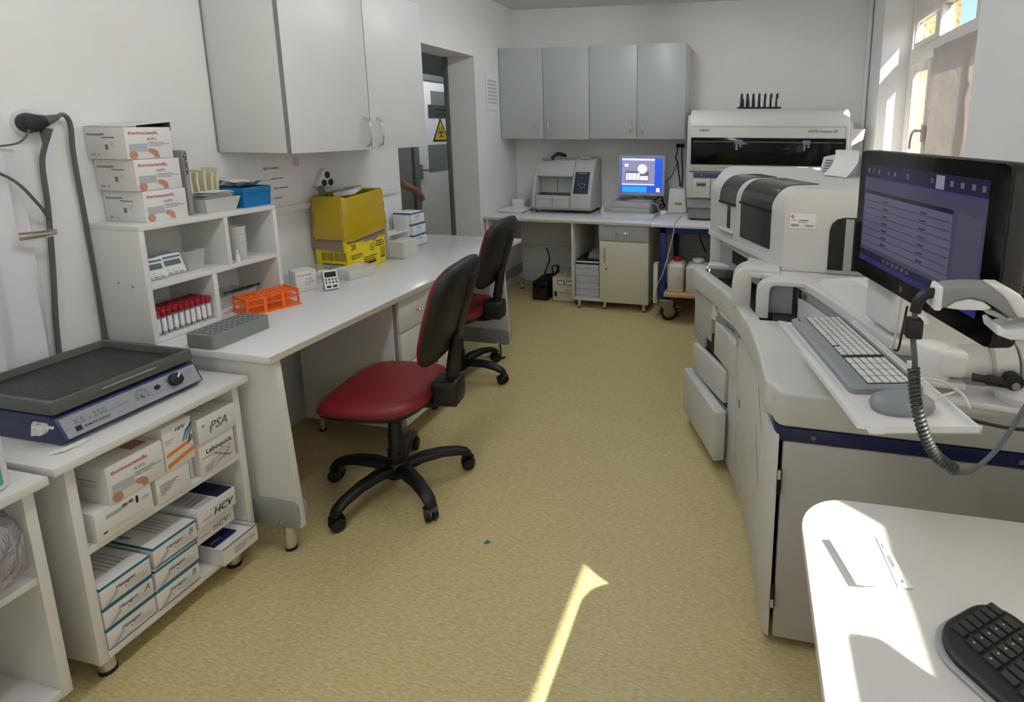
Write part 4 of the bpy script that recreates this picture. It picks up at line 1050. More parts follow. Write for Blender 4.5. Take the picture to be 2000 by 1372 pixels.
# ================================================================== swivel chairs (chair faces local -x)
def super_ring(a, b, z, n=28, e=3.2, cx=0.0, cy=0.0):
    out_ = []
    for k in range(n):
        t_ = 2*math.pi*k/n; c_, s_ = math.cos(t_), math.sin(t_)
        out_.append((cx+a*math.copysign(abs(c_)**(2/e), c_), cy+b*math.copysign(abs(s_)**(2/e), s_), z))
    return out_
def swivel_chair(label, loc, rz, star):
    t = thing('swivel_chair', label, 'chair', loc, rz, 'red and black swivel chairs')
    # seat: waterfall front edge
    def seat_ring(a, b, z, drop=0.0):
        r = super_ring(a, b, z, cx=-.025)
        return [(x, y, zz-(.022*max(0, (-x-.12)/.1)**2 if drop else 0)+(.012*max(0, (x-.10)/.1)**2 if drop else 0)) for x, y, zz in r]
    part(t, 'seat', MB().loft([seat_ring(.212, .218, .425, 1), seat_ring(.222, .228, .438, 1), seat_ring(.222, .228, .455, 1), seat_ring(.21, .216, .470, 1), seat_ring(.17, .175, .477, 1), seat_ring(.06, .06, .478, 1)]), RED, smooth=60)
    part(t, 'seat_shell', MB().loft([seat_ring(.14, .15, .395, 1), seat_ring(.19, .20, .402, 1), seat_ring(.214, .220, .418, 1), seat_ring(.214, .220, .430, 1)]), BLACK, smooth=60)
    # backrest, tilted
    def bk(y, z, d, tl=.30):
        return (.205+(z-.60)*tl+d-.16*y*y, y, z)
    def back_ring(w, z0, z1, d):
        out_ = []
        for x, y, _ in super_ring(w, (z1-z0)/2, 0, 36, 4.4):
            zz = (z0+z1)/2+y
            xx = x*(.88+.12*min(1, (zz-z0)/((z1-z0)*.55)))
            out_.append(bk(xx, zz, d))
        return out_
    part(t, 'backrest_cushion', MB().loft([back_ring(.09, .70, .88, -.042), back_ring(.17, .62, .965, -.036), back_ring(.200, .600, .988, -.018), back_ring(.204, .596, .992, -.006)]), RED, smooth=60)
    part(t, 'backrest_shell', MB().loft([back_ring(.206, .594, .994, -.006), back_ring(.206, .594, .994, .012), back_ring(.19, .612, .976, .030), back_ring(.12, .66, .93, .040), back_ring(.03, .77, .81, .042)]), BLACK, smooth=60)
    part(t, 'back_rib', MB().hexa([(.262, .02, .62), (.262, .10, .62), (.232, .10, .62), (.232, .02, .62), (.352, .02, .93), (.352, .10, .93), (.322, .10, .93), (.322, .02, .93)]), BLACK, bevel=.004)
    part(t, 'back_bracket', MB().tube([(.02, 0, .405), (.13, 0, .395), (.215, 0, .41), (.25, 0, .47), (.262, 0, .56), (.285, 0, .68)], [.026]*30+[.022], 8, 6).box(.20, .285, -.042, .042, .40, .50), BLACK, smooth=50)
    part(t, 'bracket_cover', MB().box(.185, .292, -.055, .055, .405, .505), BLACK, bevel=.016, seg=3)
    for y_, z_ in ((.075, .44), (.07, .535)):
        part(t, 'adjusting_knob', MB().cyl((.24, -.0, z_), (.24, y_, z_), .012, n=10).cyl((.24, y_-.03, z_), (.24, y_+.008, z_), .024, n=14), BLACK, bevel=.003)
    part(t, 'lever', MB().tube([(-.02, .05, .39), (-.03, .15, .385), (-.03, .2, .38)], .006), BLACK)
    part(t, 'gas_column', MB().cyl((0, 0, .30), (0, 0, .40), .0135, n=14), CHROME, label='chrome gas lift')
    part(t, 'column_cover', MB().lathe([(.036, .075), (.036, .18), (.030, .185), (.030, .25), (.026, .255), (.026, .315), (.018, .318)], 18), BLACK, smooth=40)
    base = part(t, 'star_base', MB().lathe([(.045, .06), (.052, .075), (.05, .11), (.036, .125)], 18), BLACK, smooth=40)
    for k in range(5):
        a_ = math.radians(star+72*k)-rz
        c_, s_ = math.cos(a_), math.sin(a_)
        secs = []
        for f_, zc, w_, h_ in ((.03, .098, .030, .036), (.10, .114, .027, .034), (.18, .114, .024, .030), (.25, .100, .022, .028), (.287, .084, .022, .026), (.303, .068, .018, .018)):
            secs.append([(f_*c_-s_*dy, f_*s_+c_*dy, zc+dz) for dy, dz in ((-w_, -h_*.5), (w_, -h_*.5), (w_, h_*.2), (w_*.6, h_*.5), (-w_*.6, h_*.5), (-w_, h_*.2))])
        part(t, 'arm', MB().loft(secs), BLACK, smooth=50)
        cr = math.radians(k*50+20)
        P_ = Vector((.288*c_, .288*s_, 0)); ax = Vector((math.cos(a_+1.2+cr*.1), math.sin(a_+1.2+cr*.1), 0))
        ct = part(t, 'caster', MB().cyl(P_+Vector((0, 0, .05)), P_+Vector((0, 0, .07)), .008, n=8).cyl(P_+ax*.006+Z*.0295, P_+ax*.024+Z*.0295, .0292, .026, n=16).cyl(P_-ax*.006+Z*.0295, P_-ax*.024+Z*.0295, .0292, .026, n=16), BLACK, smooth=40)
        hood = MB(); rows = []
        for i in range(8):
            b_ = math.pi*(.05+.75*i/7); d_ = Vector((-ax.y, ax.x, 0))
            rows.append([P_+Z*.0295+d_*(.0315*math.cos(b_))+Z*(.0315*math.sin(b_))+ax*q for q in (-.024, -.008, .008, .024)])
        part(ct, 'caster_hood', hood.sheet(rows), BLACK, smooth=60)
    return t
swivel_chair('red and black swivel chair nearest the viewer, pulled out from the desk', (-1.405, 1.875, 0), math.radians(8), -104)
swivel_chair('red and black swivel chair further back, tucked under the far end of the desk', (-1.685, 2.885, 0), math.radians(4), -3)

# ================================================================== far desk
YD = 4.33
t = thing('far_desk', 'white desk with open knee space along the far wall', 'desk', (-1.48, 4.68, 0))
part(t, 'worktop', MB().box(XL+.004, -.757, YD-.018, 5.04, .727, .75), MELATOP, bevel=.003, world=True)
part(t, 'edge_band', MB().box(XL+.006, -.759, YD-.0195, YD-.0178, .7285, .7485), EDGE, world=True, smooth=0)
ep = part(t, 'end_panel', MB().box(XL+.015, XL+.035, YD+.01, 5.02, .10, .727), MELA, bevel=.001, world=True)
part(ep, 'shoe', MB().box(XL+.035, XL+.047, YD+.02, 5.02, .10, .19), PGREY, bevel=.004, world=True)
leg(t, -2.09, 4.78, .10, .016); leg(t, -2.19, 4.45, .10, .016)
part(t, 'mid_panel', MB().box(-1.449, -1.431, YD, 5.0, .085, .727), MELA, bevel=.001, world=True)
part(t, 'low_shelf', MB().box(-1.431, -1.212, YD+.005, 5.0, .068, .086), MELA, bevel=.001, world=True)
part(t, 'back_panel', MB().box(-1.431, -1.212, 4.99, 5.0, .086, .727), MELA, world=True, smooth=0)
leg(t, -1.388, YD+.02, .068, .014)
t = thing('drawer_cupboard', 'cream cupboard with a grey drawer under the far desk', 'cupboard', (-1.0, 4.66, 0))
part(t, 'body', MB().box(-1.211, -.795, YD+.015, 5.0, .068, .725), CREAM, bevel=.001, world=True)
d = part(t, 'drawer', MB().box(-1.211, -.797, YD-.004, YD+.014, .592, .723), LAMIB, bevel=.0012, world=True, label='grey drawer front')
part(d, 'handle', MB().tube(HANDLE_PTS((-1.066, YD-.004, .665), -Y, X, .115), .005, 8, 5), CHROME, world=True, label='chrome bow handle')
d = part(t, 'door', MB().box(-1.203, -.797, YD-.004, YD+.014, .069, .588), CREAM, bevel=.0012, world=True)
part(d, 'handle', MB().tube(HANDLE_PTS((-1.157, YD-.004, .415), -Y, Z, .115), .005, 8, 5), CHROME, world=True, label='chrome bow handle')
part(d, 'lock', MB().cyl((-1.148, YD-.003, .356), (-1.148, YD-.008, .356), .010, n=4), DGREY, world=True)
for x, y in ((-.835, YD+.02), (-1.17, YD+.03), (-.835, 4.95), (-1.17, 4.95)): leg(t, x, y, .068, .014)
# stack of registers
z = .0865
ORD = 'lowest second third fourth fifth sixth seventh eighth ninth tenth eleventh twelfth thirteenth fourteenth fifteenth'.split()
random.seed(11)
for k in range(15):
    h = random.choice((.016, .018, .02))
    dx = random.uniform(-.004, .004)
    t = thing('register', ORD[k]+' white register from the bottom of the stack under the far desk', 'book', (-1.3215+dx, 4.49, z), 0, 'registers stacked under the far desk')
    part(t, 'pages', MB().box(-.1005, .1005, -.13, .13, .001, h-.0012), mat('page_edge', (206, 208, 216), .8), smooth=0)
    part(t, 'cover', MB().box(-.101, .101, -.134, .134, h-.0012, h), PAPER if k % 3 else mat('cover_grey', (170, 172, 180), .6), smooth=0)
    z += h+.0006
for k, (h, m_, lab) in enumerate(((.012, BLACK, 'lower black folder lying on the stack of registers'), (.010, PAPER, 'thin white pad between the two black folders'), (.012, BLACK, 'upper black folder lying on the stack of registers'))):
    single('folder', MB().box(-1.425, -1.222, 4.362+.012*k, 4.66, z, z+h), m_, lab, 'folder', bevel=.001); z += h+.0008
single('plastic_folder', MB().hexa([(-1.34, 4.44, z), (-1.222, 4.40, z), (-1.222, 4.7, z), (-1.36, 4.7, z), (-1.33, 4.45, z+.045), (-1.222, 4.41, z+.03), (-1.222, 4.7, z+.06), (-1.35, 4.7, z+.05)]), CLEARP, 'bulging clear plastic wallet on top of the black folders', 'wallet', bevel=.004)
# power supply units
t = thing('ups_unit', 'black power backup unit on the floor under the far desk', 'power unit', (-1.78, 4.6, 0))
part(t, 'case', MB().box(-1.855, -1.715, 4.455, 4.76, .004, .165), BLACK, bevel=.005, world=True)
part(t, 'front', MB().box(-1.845, -1.725, 4.449, 4.456, .02, .15), BLACKG, bevel=.003, world=True)
text(t, 'lettering', 'APC', .014, (-1.80, 4.4485, .045), X, Z, INKG)
part(t, 'cable', MB().tube([(-1.79, 4.72, .168), (-1.76, 4.66, .19), (-1.70, 4.64, .215), (-1.70, 4.72, .25), (-1.77, 4.74, .24), (-1.75, 4.68, .185), (-1.84, 4.72, .172), (-1.86, 4.9, .26), (-1.93, 5.015, .345)], .006), BLACK, world=True)
part(t, 'cable', MB().tube([(-1.74, 4.70, .168), (-1.71, 4.70, .20), (-1.73, 4.76, .235), (-1.69, 4.70, .18)], .006), BLACK, world=True)
t = thing('voltage_stabiliser', 'cream voltage stabiliser with two meters on the floor', 'power unit', (-1.55, 4.6, 0))
part(t, 'case', MB().box(-1.672, -1.47, 4.468, 4.74, .006, .215), CREAM, bevel=.004, world=True)
for x in (-1.625, -1.545):
    m_ = part(t, 'meter', MB().box(x, x+.062, 4.462, 4.469, .152, .192), BLACK, bevel=.002, world=True)
    part(m_, 'dial', MB().box(x+.006, x+.056, 4.4605, 4.463, .158, .187), PAPER, world=True, smooth=0)
part(t, 'switch', MB().box(-1.655, -1.632, 4.462, 4.469, .045, .09), BLACK, bevel=.002, world=True)
prints(t, 'print', (-1.672, 4.468, .006), X, Z, [(.055, .07, .13, .007), (.12, .09, .035, .005), (.115, .10, .045, .003), (.09, .045, .08, .004), (.018, .13, .004, .004), (.018, .15, .004, .004), (.018, .17, .004, .004)], INKG)
part(t, 'carry_handle', MB().tube([(-1.57, 4.52, .215), (-1.57, 4.52, .25), (-1.57, 4.58, .262), (-1.57, 4.66, .262), (-1.57, 4.68, .215)], .007), WHITEP, world=True)
part(t, 'cable', MB().tube([(-1.60, 4.74, .20), (-1.56, 4.76, .30), (-1.50, 4.72, .33), (-1.465, 4.70, .30)], .006), BLACK, world=True)

# ------------------------------------------------------------------ far wall cabinets
xs = [-2.226, -1.817, -1.40, -.981, -.570]
for c_ in range(2):
    x0, x1 = xs[2*c_], xs[2*c_+2]
    t = thing('wall_cabinet', ['grey two door wall cabinet in the far corner beside the doorway wall', 'grey two door wall cabinet on the far wall beside the bench analyser'][c_], 'cabinet', ((x0+x1)/2, 4.88, 1.40), 0, 'grey cabinets on the far wall')
    zb, zt = 1.400+.008*c_, 2.176+.008*c_
    part(t, 'body', MB().box(x0, x1-.002, 4.74, YB-.001, zb, zt), MELA, bevel=.001, world=True)
    for k in range(2):
        a, b = xs[2*c_+k]+.0015, xs[2*c_+k+1]-.0035
        d = part(t, 'door', MB().box(a, b, 4.720, 4.738, zb, zt), LAMIB, bevel=.0012, world=True)
        hx = b-.05 if k == 0 else a+.05
        part(d, 'handle', MB().tube(HANDLE_PTS((hx, 4.72, zb+.045), -Y, Z, .11), .005, 8, 5), CHROME, world=True, label='chrome bow handle')

# ------------------------------------------------------------------ things on the far desk
# papers
for k in range(6):
    o = part(None, 'paper_pile', MB().box(-.115, .115, -.14, .14, 0, .0035), PAPER if k != 1 else DGREY, smooth=0); o.location = (-2.09+.004*random.uniform(-1, 1), 4.69+.006*k, .7505+.0040*k); o.rotation_euler = (0, 0, -.05+.06*math.sin(2*k))
    tag(o, NTH[k]+' sheaf from the bottom of the paper pile on the far desk', 'papers', 'papers on the far desk')
for k in range(2):
    single('tissue_box', MB().box(-2.205, -2.085, 4.86, 4.98, .7505+.042*k, .791+.042*k), [CARD, PAPER][k], ['lower', 'upper'][k]+' small white box at the back of the far desk behind the papers', 'box', bevel=.002)

# compact analyser
AN = mat('compact_analyser_shell', (184, 188, 184), .42)
t = thing('compact_analyser', 'grey compact bench analyser with a touch panel on the far desk', 'analyser', (-1.66, 4.82, .751))
AX0, AX1, AYF = -1.925, -1.375, 4.66
# body profile in (y, z), swept over x
prof = [(AYF+.02, .775), (AYF+.0, .80), (AYF+.01, .905), (AYF+.15, .915), (AYF+.15, 1.05), (AYF+.075, 1.07), (AYF+.09, 1.11), (AYF+.17, 1.20), (AYF+.25, 1.225), (5.02, 1.215), (5.03, .775)]
part(t, 'body', MB().prismx([(y, z) for y, z in prof], AX0+.03, -1.565), AN, bevel=.006, world=True)
side = [(AYF+.02, .775), (AYF-.015, .80), (AYF-.005, .90), (AYF+.105, 1.13), (AYF+.19, 1.215), (AYF+.26, 1.235), (5.02, 1.225), (5.03, .775)]
part(t, 'panel_tower', MB().prismx(side, -1.565, AX1), AN, bevel=.012, seg=3, world=True)
part(t, 'side_cheek', MB().prismx([(AYF+.02, .775), (AYF-.005, .80), (AYF+.0, .90), (AYF+.06, 1.06), (AYF+.14, 1.185), (AYF+.23, 1.23), (5.02, 1.22), (5.03, .775)], AX0, AX0+.03), AN, bevel=.01, seg=3, world=True)
dd = Vector((0, .11, .23)).normalized(); base = Vector((-1.54, AYF+.008, .928))
nn = X.cross(dd)
part(t, 'touch_panel', MB().hexa([base+nn*-.004, base+X*.135+nn*-.004, base+X*.135+nn*.003, base+nn*.003, base+dd*.205+nn*-.004, base+X*.135+dd*.205+nn*-.004, base+X*.135+dd*.205+nn*.003, base+dd*.205+nn*.003]), mat('touch_glass', (44, 54, 74), .12), bevel=.003, world=True)
prints(t, 'print', base+nn*.003, X, dd, [(.03, .19, .07, .003), (.035, .085, .006, .006), (.055, .075, .005, .005), (.075, .09, .006, .006), (.095, .08, .005, .008), (.065, .055, .006, .006), (.09, .06, .008, .004)], WHITEP)
for k in range(2):
    x0 = AX0+.045+.157*k
    dr = part(t, 'sample_drawer', MB().box(x0, x0+.150, AYF-.016, AYF+.04, .80, .893), AN, bevel=.006, world=True)
    part(dr, 'grip', MB().box(x0+.01, x0+.14, AYF-.020, AYF-.012, .872, .888), AN, bevel=.003, world=True)
    part(t, 'sample_well', MB().box(x0+.005, x0+.145, AYF+.025, AYF+.145, .914, .920), mat('well_green', (58, 72, 70), .5), world=True, smooth=0)
part(t, 'cover_seam', MB().box(-1.735, -1.732, AYF+.145, AYF+.15, .925, 1.045), DGREY, world=True, smooth=0)
part(t, 'lid_button', MB().cyl((-1.50, 4.86, 1.228), (-1.50, 4.86, 1.246), .012, n=12).box(-1.53, -1.43, 4.85, 4.93, 1.224, 1.24), AN, bevel=.003, world=True)
for x in (-1.89, -1.40):
    for y in (4.69, 4.98): part(t, 'foot', MB().lathe([(.016, 0), (.016, .008), (.008, .01), (.008, .026)], 12, (x, y, .7505)), DGREY, world=True)
single('barcode_scanner', MB().tube([(-1.79, 4.835, 1.219), (-1.775, 4.86, 1.245), (-1.745, 4.89, 1.262), (-1.70, 4.905, 1.252), (-1.68, 4.905, 1.245)], [.016]*10+[.018]*8+[.014]*7, 10, 6), BLACK, 'black handheld scanner lying on the compact analyser', 'scanner')
single('paper_scrap', MB().sheet([[(-1.85+.06*i/4, 4.80+.05*j/4, 1.2165+.008*abs(math.sin(i*2+j))) for i in range(5)] for j in range(5)]), PAPER, 'crumpled white tissue on the compact analyser beside the scanner', 'tissue')

# desktop computer, monitor, keyboard
PC = mat('pc_grey', (188, 190, 188), .45)
t = thing('desktop_computer', 'flat grey desktop computer under the small monitor', 'computer', (-1.04, 4.85, .751))
part(t, 'case', MB().box(-1.215, -.858, 4.72, 5.03, .751, .862), PC, bevel=.006, world=True)
part(t, 'front_bezel', MB().box(-1.21, -.863, 4.712, 4.722, .815, .858).box(-1.21, -.863, 4.712, 4.722, .755, .812), PC, bevel=.003, world=True)
t = thing('computer_monitor', 'small silver monitor showing a blue desktop on the far desk', 'monitor', (-.965, 4.80, .863))
SILV = mat('silver_plastic', (178, 182, 184), .4)
part(t, 'foot', MB().lathe([(.12, 0), (.122, .004), (.10, .012), (.03, .018)], 28, (-.965, 4.84, .863)), SILV, world=True)
part(t, 'neck', MB().box(-.995, -.935, 4.83, 4.86, .875, 1.02), SILV, bevel=.004, world=True)
tl = -.10
def scr(x, z, d): return (-.955+x, 4.785+(z)*.10+d, .915+z)
def panel(mb, x0, x1, z0, z1, d0, d1): return mb.hexa([scr(x0, z0, d0), scr(x1, z0, d0), scr(x1, z0, d1), scr(x0, z0, d1), scr(x0, z1, d0), scr(x1, z1, d0), scr(x1, z1, d1), scr(x0, z1, d1)])
part(t, 'bezel', panel(MB(), -.208, .208, 0, .352, 0, .035), SILV, bevel=.006, world=True)
SCRB = mat('screen_blue', (30, 80, 205), .3, emit=.7)
part(t, 'screen', panel(MB(), -.186, .186, .026, .328, -.002, .002), SCRB, world=True, smooth=0)
part(t, 'window_panel', panel(MB(), -.176, .118, .092, .322, -.0035, .0), mat('screen_grey', (130, 128, 160), .3, emit=.8), world=True, smooth=0)
SW = mat('screen_white', (214, 210, 232), .3, emit=.9); SD = mat('screen_dark', (90, 88, 118), .3, emit=.7)
part(t, 'screen_detail', panel(panel(panel(MB(), -.176, .118, .306, .322, -.0042, 0), -.176, .118, .092, .102, -.0042, 0), -.150, -.118, .25, .275, -.0042, 0), SW, world=True, smooth=0)
part(t, 'screen_detail', panel(MB(), -.142, .066, .125, .212, -.0042, 0), SD, world=True, smooth=0)
for a, b in ((-.136, -.118), (-.114, -.084), (-.080, -.042), (-.038, -.014), (-.010, .060)):
    part(t, 'screen_detail', panel(MB(), a, b, .135, .172 if b > 0 else .195, -.005, 0), SW, world=True, smooth=0)
part(t, 'screen_circle', MB().add([scr(.008+.042*math.cos(2*math.pi*k/24), .232+.042*math.sin(2*math.pi*k/24), -.0055) for k in range(24)], [tuple(range(24))]), SW, world=True, smooth=0)
part(t, 'screen_detail', panel(MB(), .135, .165, .035, .07, -.004, 0), SW, world=True, smooth=0)
part(t, 'screen_glow', panel(MB(), -.17, .05, .03, .08, -.003, 0), mat('screen_cyan', (40, 140, 235), .3, emit=.9), world=True, smooth=0)
t = thing('keyboard', 'flat white keyboard lying at the edge of the far desk', 'keyboard', (-1.02, 4.62, .751))
part(t, 'case', MB().hexa([(-1.26, 4.52, .7505), (-.80, 4.52, .7505), (-.80, 4.68, .7505), (-1.26, 4.68, .7505), (-1.26, 4.52, .762), (-.80, 4.52, .762), (-.80, 4.68, .774), (-1.26, 4.68, .774)]), WHITEP, bevel=.003, world=True)
for j in range(5):
    for i in range(16):
        if i in (11,): continue
        x0 = -1.248+.0275*i; y0 = 4.528+.0285*j
        part(t, 'key', MB().box(x0, x0+.0245, y0, y0+.025, .760+.0021*j, .7665+.0021*j), WHITEP, world=True, smooth=0)
t = thing('computer_mouse', 'white mouse beside the white router box on the trolley', 'mouse', (-.735, 4.69, .776))
part(t, 'shell', MB().loft([super_ring(.032, .052, .0, 18, 2.6), super_ring(.033, .053, .012, 18, 2.6), super_ring(.026, .044, .026, 18, 2.4), super_ring(.008, .014, .032, 18, 2.2)]), WHITEP, smooth=60)
# cables beside the computer
single('cable_bundle', MB().tube([(-.86, 4.95, .86), (-.80, 4.93, .90), (-.78, 4.92, .84), (-.82, 4.90, .79), (-.76, 4.92, .81), (-.80, 4.96, .86), (-.77, 4.97, .80)], .006), BLACK, 'tangle of black cables beside the desktop computer', 'cable')
single('cable_bundle', MB().tube([(-.86, 4.80, .85), (-.815, 4.79, .84), (-.79, 4.80, .79), (-.805, 4.81, .765)], .005), CABLEW, 'white cable hanging beside the desktop computer', 'cable')
single('antiseptic_bottle', MB().lathe([(.014, 0), (.016, .004), (.016, .045), (.010, .055), (.010, .07)], 12, (-1.285, 4.72, .7505)), WHITEP, 'small white bottle between the analyser and the desktop computer', 'bottle')
t = thing('wall_socket', 'socket with two black plugs on the far wall behind the bench analyser', 'socket', (-.645, 5.05, 1.34))
for x in (-.668, -.628):
    part(t, 'plate', MB().cyl((x, YB, 1.345), (x, YB-.012, 1.345), .03, n=16), WHITEP, world=True)
    part(t, 'plug', MB().cyl((x, YB-.012, 1.345), (x, YB-.045, 1.34), .02, .014, n=12), BLACK, world=True, bevel=.002)
part(t, 'cable', MB().tube([(-.668, 5.005, 1.338), (-.672, 5.0, 1.29), (-.685, 5.02, 1.23), (-.668, 5.02, 1.20), (-.66, 5.02, 1.12), (-.645, 5.02, 1.03), (-.64, 5.0, .93)], .0055), BLACK, world=True)
part(t, 'cable', MB().tube([(-.628, 5.005, 1.338), (-.63, 5.01, 1.25), (-.622, 5.02, 1.12), (-.626, 5.02, .98)], .0055), BLACK, world=True)
part(t, 'cable', MB().tube([(-.672, 5.03, 1.19), (-.72, 5.035, 1.08), (-.79, 5.035, 1.0), (-.82, 5.03, .92)], .0035), CABLE, world=True)
# ================================================================== blue trolley with the bench analyser
t = thing('trolley', 'blue steel trolley with plywood shelf and swivel wheels by the far wall', 'trolley', (-.15, 4.5, 0))
BLUE = mat('blue_steel', (24, 48, 128), .42)
part(t, 'top', MB().box(-.752, .78, 4.16, 5.03, .752, .775), MELATOP, bevel=.003, world=True)
for x in (-.68, .70):
    for y in (4.20, 4.94): part(t, 'post', MB().box(x, x+.045, y, y+.045, .18, .752), BLUE, bevel=.003, world=True)
part(t, 'rail', MB().box(-.68, .745, 4.20, 4.235, .70, .752).box(-.68, .745, 4.95, 4.985, .70, .752).box(-.68, -.64, 4.2, 4.98, .70, .752), BLUE, bevel=.003, world=True)
part(t, 'lower_rail', MB().box(-.67, -.65, 4.2, 4.98, .20, .222).box(.71, .73, 4.2, 4.98, .20, .222), BLUE, bevel=.002, world=True)
part(t, 'plywood_shelf', MB().box(-.634, .70, 4.10, 4.95, .222, .246), WOODP, bevel=.002, world=True)
for x, y, da in ((-.635, 4.205, -1.2), (.72, 4.205, -1.0), (-.655, 4.96, .4), (.72, 4.96, 2.0)):
    ax_ = Vector((math.cos(da), math.sin(da), 0)); tr_ = Vector((-ax_.y, ax_.x, 0)); c_ = Vector((x, y, .070))+tr_*.03
    w = part(t, 'caster_wheel', MB().cyl(c_-ax_*.017, c_+ax_*.017, .069, n=28), RUBBER, world=True, bevel=.006)
    part(w, 'hub', MB().cyl(c_-ax_*.019, c_+ax_*.019, .047, n=24), STEEL, world=True, bevel=.003)
    for s_ in (-1, 1):
        o_ = ax_*(s_*.026)
        q_ = [c_+o_+tr_*a_+Z*b_ for a_, b_ in ((-.012, -.012), (.014, -.012), (.022, .02), (.03, .095), (-.085, .095), (-.075, .06))]
        part(t, 'caster_fork', MB().loft([[tuple(v-ax_*.002) for v in q_], [tuple(v+ax_*.002) for v in q_]]), STEEL, world=True, smooth=0)
    part(t, 'caster_plate', MB().box(x-.045, x+.045, y-.045, y+.045, .163, .18), STEEL, world=True, bevel=.003)
    e_ = c_+tr_*.075
    part(t, 'brake_tab', MB().box(e_.x-.018, e_.x+.018, e_.y-.018, e_.y+.018, .105, .112), STEEL, world=True, bevel=.002)
single('white_panel', MB().box(-.735, -.70, 4.21, 4.30, .13, .45), WHITEP, 'white plastic panel leaning beside the blue trolley post', 'panel', bevel=.004)
# jugs on the plywood
HDPE = mat('milky_hdpe', (222, 220, 208), .4)
def jug(label, x, y, w, d, h, capc, capr, group='white jugs on the trolley'):
    t = thing('jug', label, 'jug', (x, y, .2465), 0, group)
    def rr(s_, z_): return [(a*s_, b*s_, z_) for a, b in rect(-w/2, w/2, -d/2, d/2, .03, 5)]
    part(t, 'body', MB().loft([rr(.93, 0), rr(1, .01), rr(1, h*.86), rr(.94, h*.94), rr(.6, h)]), HDPE, smooth=50)
    part(t, 'grip_shade_panel', MB().box(w*.08, w*.36, -d/2-.002, -d/2+.004, h*.12, h*.55), mat('hdpe_shade', (200, 197, 184), .5), bevel=.002)  # shade of a grip recess put into a darker raised panel
    part(t, 'neck', MB().cyl((0, 0, h*.97), (0, 0, h+.012), capr*.8, n=18), HDPE)
    part(t, 'cap', MB().cyl((0, 0, h+.006), (0, 0, h+.034), capr, n=20), capc, bevel=.003)
jug('white plastic jug with a red cap behind the blue trolley post', -.553, 4.26, .13, .2, .225, mat('cap_red_bright', (176, 24, 36), .4), .03)
jug('white plastic jug with a wide white cap on the trolley shelf', -.385, 4.24, .18, .18, .225, WHITEP, .045)
single('hose', MB().tube([(-.60, 4.40, .50), (-.60, 4.50, .62), (-.57, 4.70, .70)], .006), BLACK, 'black hose rising from the red capped jug', 'hose')
single('hose', MB().tube([(-.42, 4.45, .70), (-.38, 4.42, .60), (-.34, 4.36, .53)], .005), BLACK, 'black hose hanging over the white capped jug', 'hose')
single('hanging_cable', MB().tube([(-.575, 4.62, .782), (-.572, 4.30, .782), (-.57, 4.155, .782), (-.572, 4.145, .72), (-.60, 4.135, .58), (-.64, 4.135, .42), (-.70, 4.19, .27), (-.715, 4.20, .15)], .004), CABLEW, 'thin white cable hanging from the trolley top', 'cable')

# router box and mouse stand on the trolley
t = thing('router_box', 'white upright box with a yellow label on the trolley', 'box', (-.635, 4.82, .7755))
part(t, 'case', MB().prismy([(-.715, .7755), (-.55, .7755), (-.565, .985), (-.70, .985)], 4.77, 4.87), WHITEP, bevel=.006, world=True)
prints(t, 'yellow_label', (-.655, 4.77, .845), X, Z, [(0, 0, .065, .022)], mat('label_yellow', (186, 160, 30), .6))
prints(t, 'print', (-.648, 4.769, .85), X, Z, [(0, .008, .05, .002), (0, .003, .045, .002)], INKG)
prints(t, 'print', (-.672, 4.77, .848), X, Z, [(0, 0, .006, .006), (0, .011, .006, .006)], INKG)
for x in (-.635, -.618): part(t, 'button', MB().cyl((x, 4.82, .985), (x, 4.82, 1.0), .007, n=10), WHITEP, world=True)

# immunoassay bench analyser
t = thing('bench_analyser', 'large white bench analyser with a dark window on the trolley', 'analyser', (.09, 4.68, .7755))
SX0, SX1 = -.492, .672
part(t, 'base', MB().box(-.50, .66, 4.42, 5.02, .790, .96), mat('bench_analyser_base', (128, 132, 132), .5), bevel=.006, world=True)
part(t, 'base_lip', MB().box(-.505, .665, 4.40, 4.42, .88, .95), MACHG, bevel=.004, world=True)
for x in (-.46, .62):
    for y in (4.46, 4.97): part(t, 'foot', MB().cyl((x, y, .7755), (x, y, .792), .02, n=12), BLACK, world=True)
part(t, 'lower_body', MB().box(-.505, .675, 4.37, 5.03, .96, 1.165), ADV, bevel=.006, world=True)
part(t, 'blue_band', MB().box(-.455, .65, 4.358, 4.372, 1.125, 1.158), mat('band_blue', (58, 78, 132), .35), bevel=.003, world=True)
for k in range(8):
    x0 = -.452+.135*k
    d = part(t, 'reagent_drawer', MB().box(x0, x0+.128, 4.352, 4.372, .97, 1.115), ADV, bevel=.003, world=True)
    part(d, 'pull', MB().box(x0+.022, x0+.100, 4.348, 4.354, 1.055, 1.092), MACHG, bevel=.002, world=True)
    part(d, 'pull_slot', MB().box(x0+.028, x0+.094, 4.3465, 4.349, 1.062, 1.078), DGREY, world=True, smooth=0)
for k in range(4): part(t, 'indicator', MB().cyl((-.39+.13*k, 4.359, 1.142), (-.39+.13*k, 4.356, 1.142), .004, n=10), WHITEP, world=True)
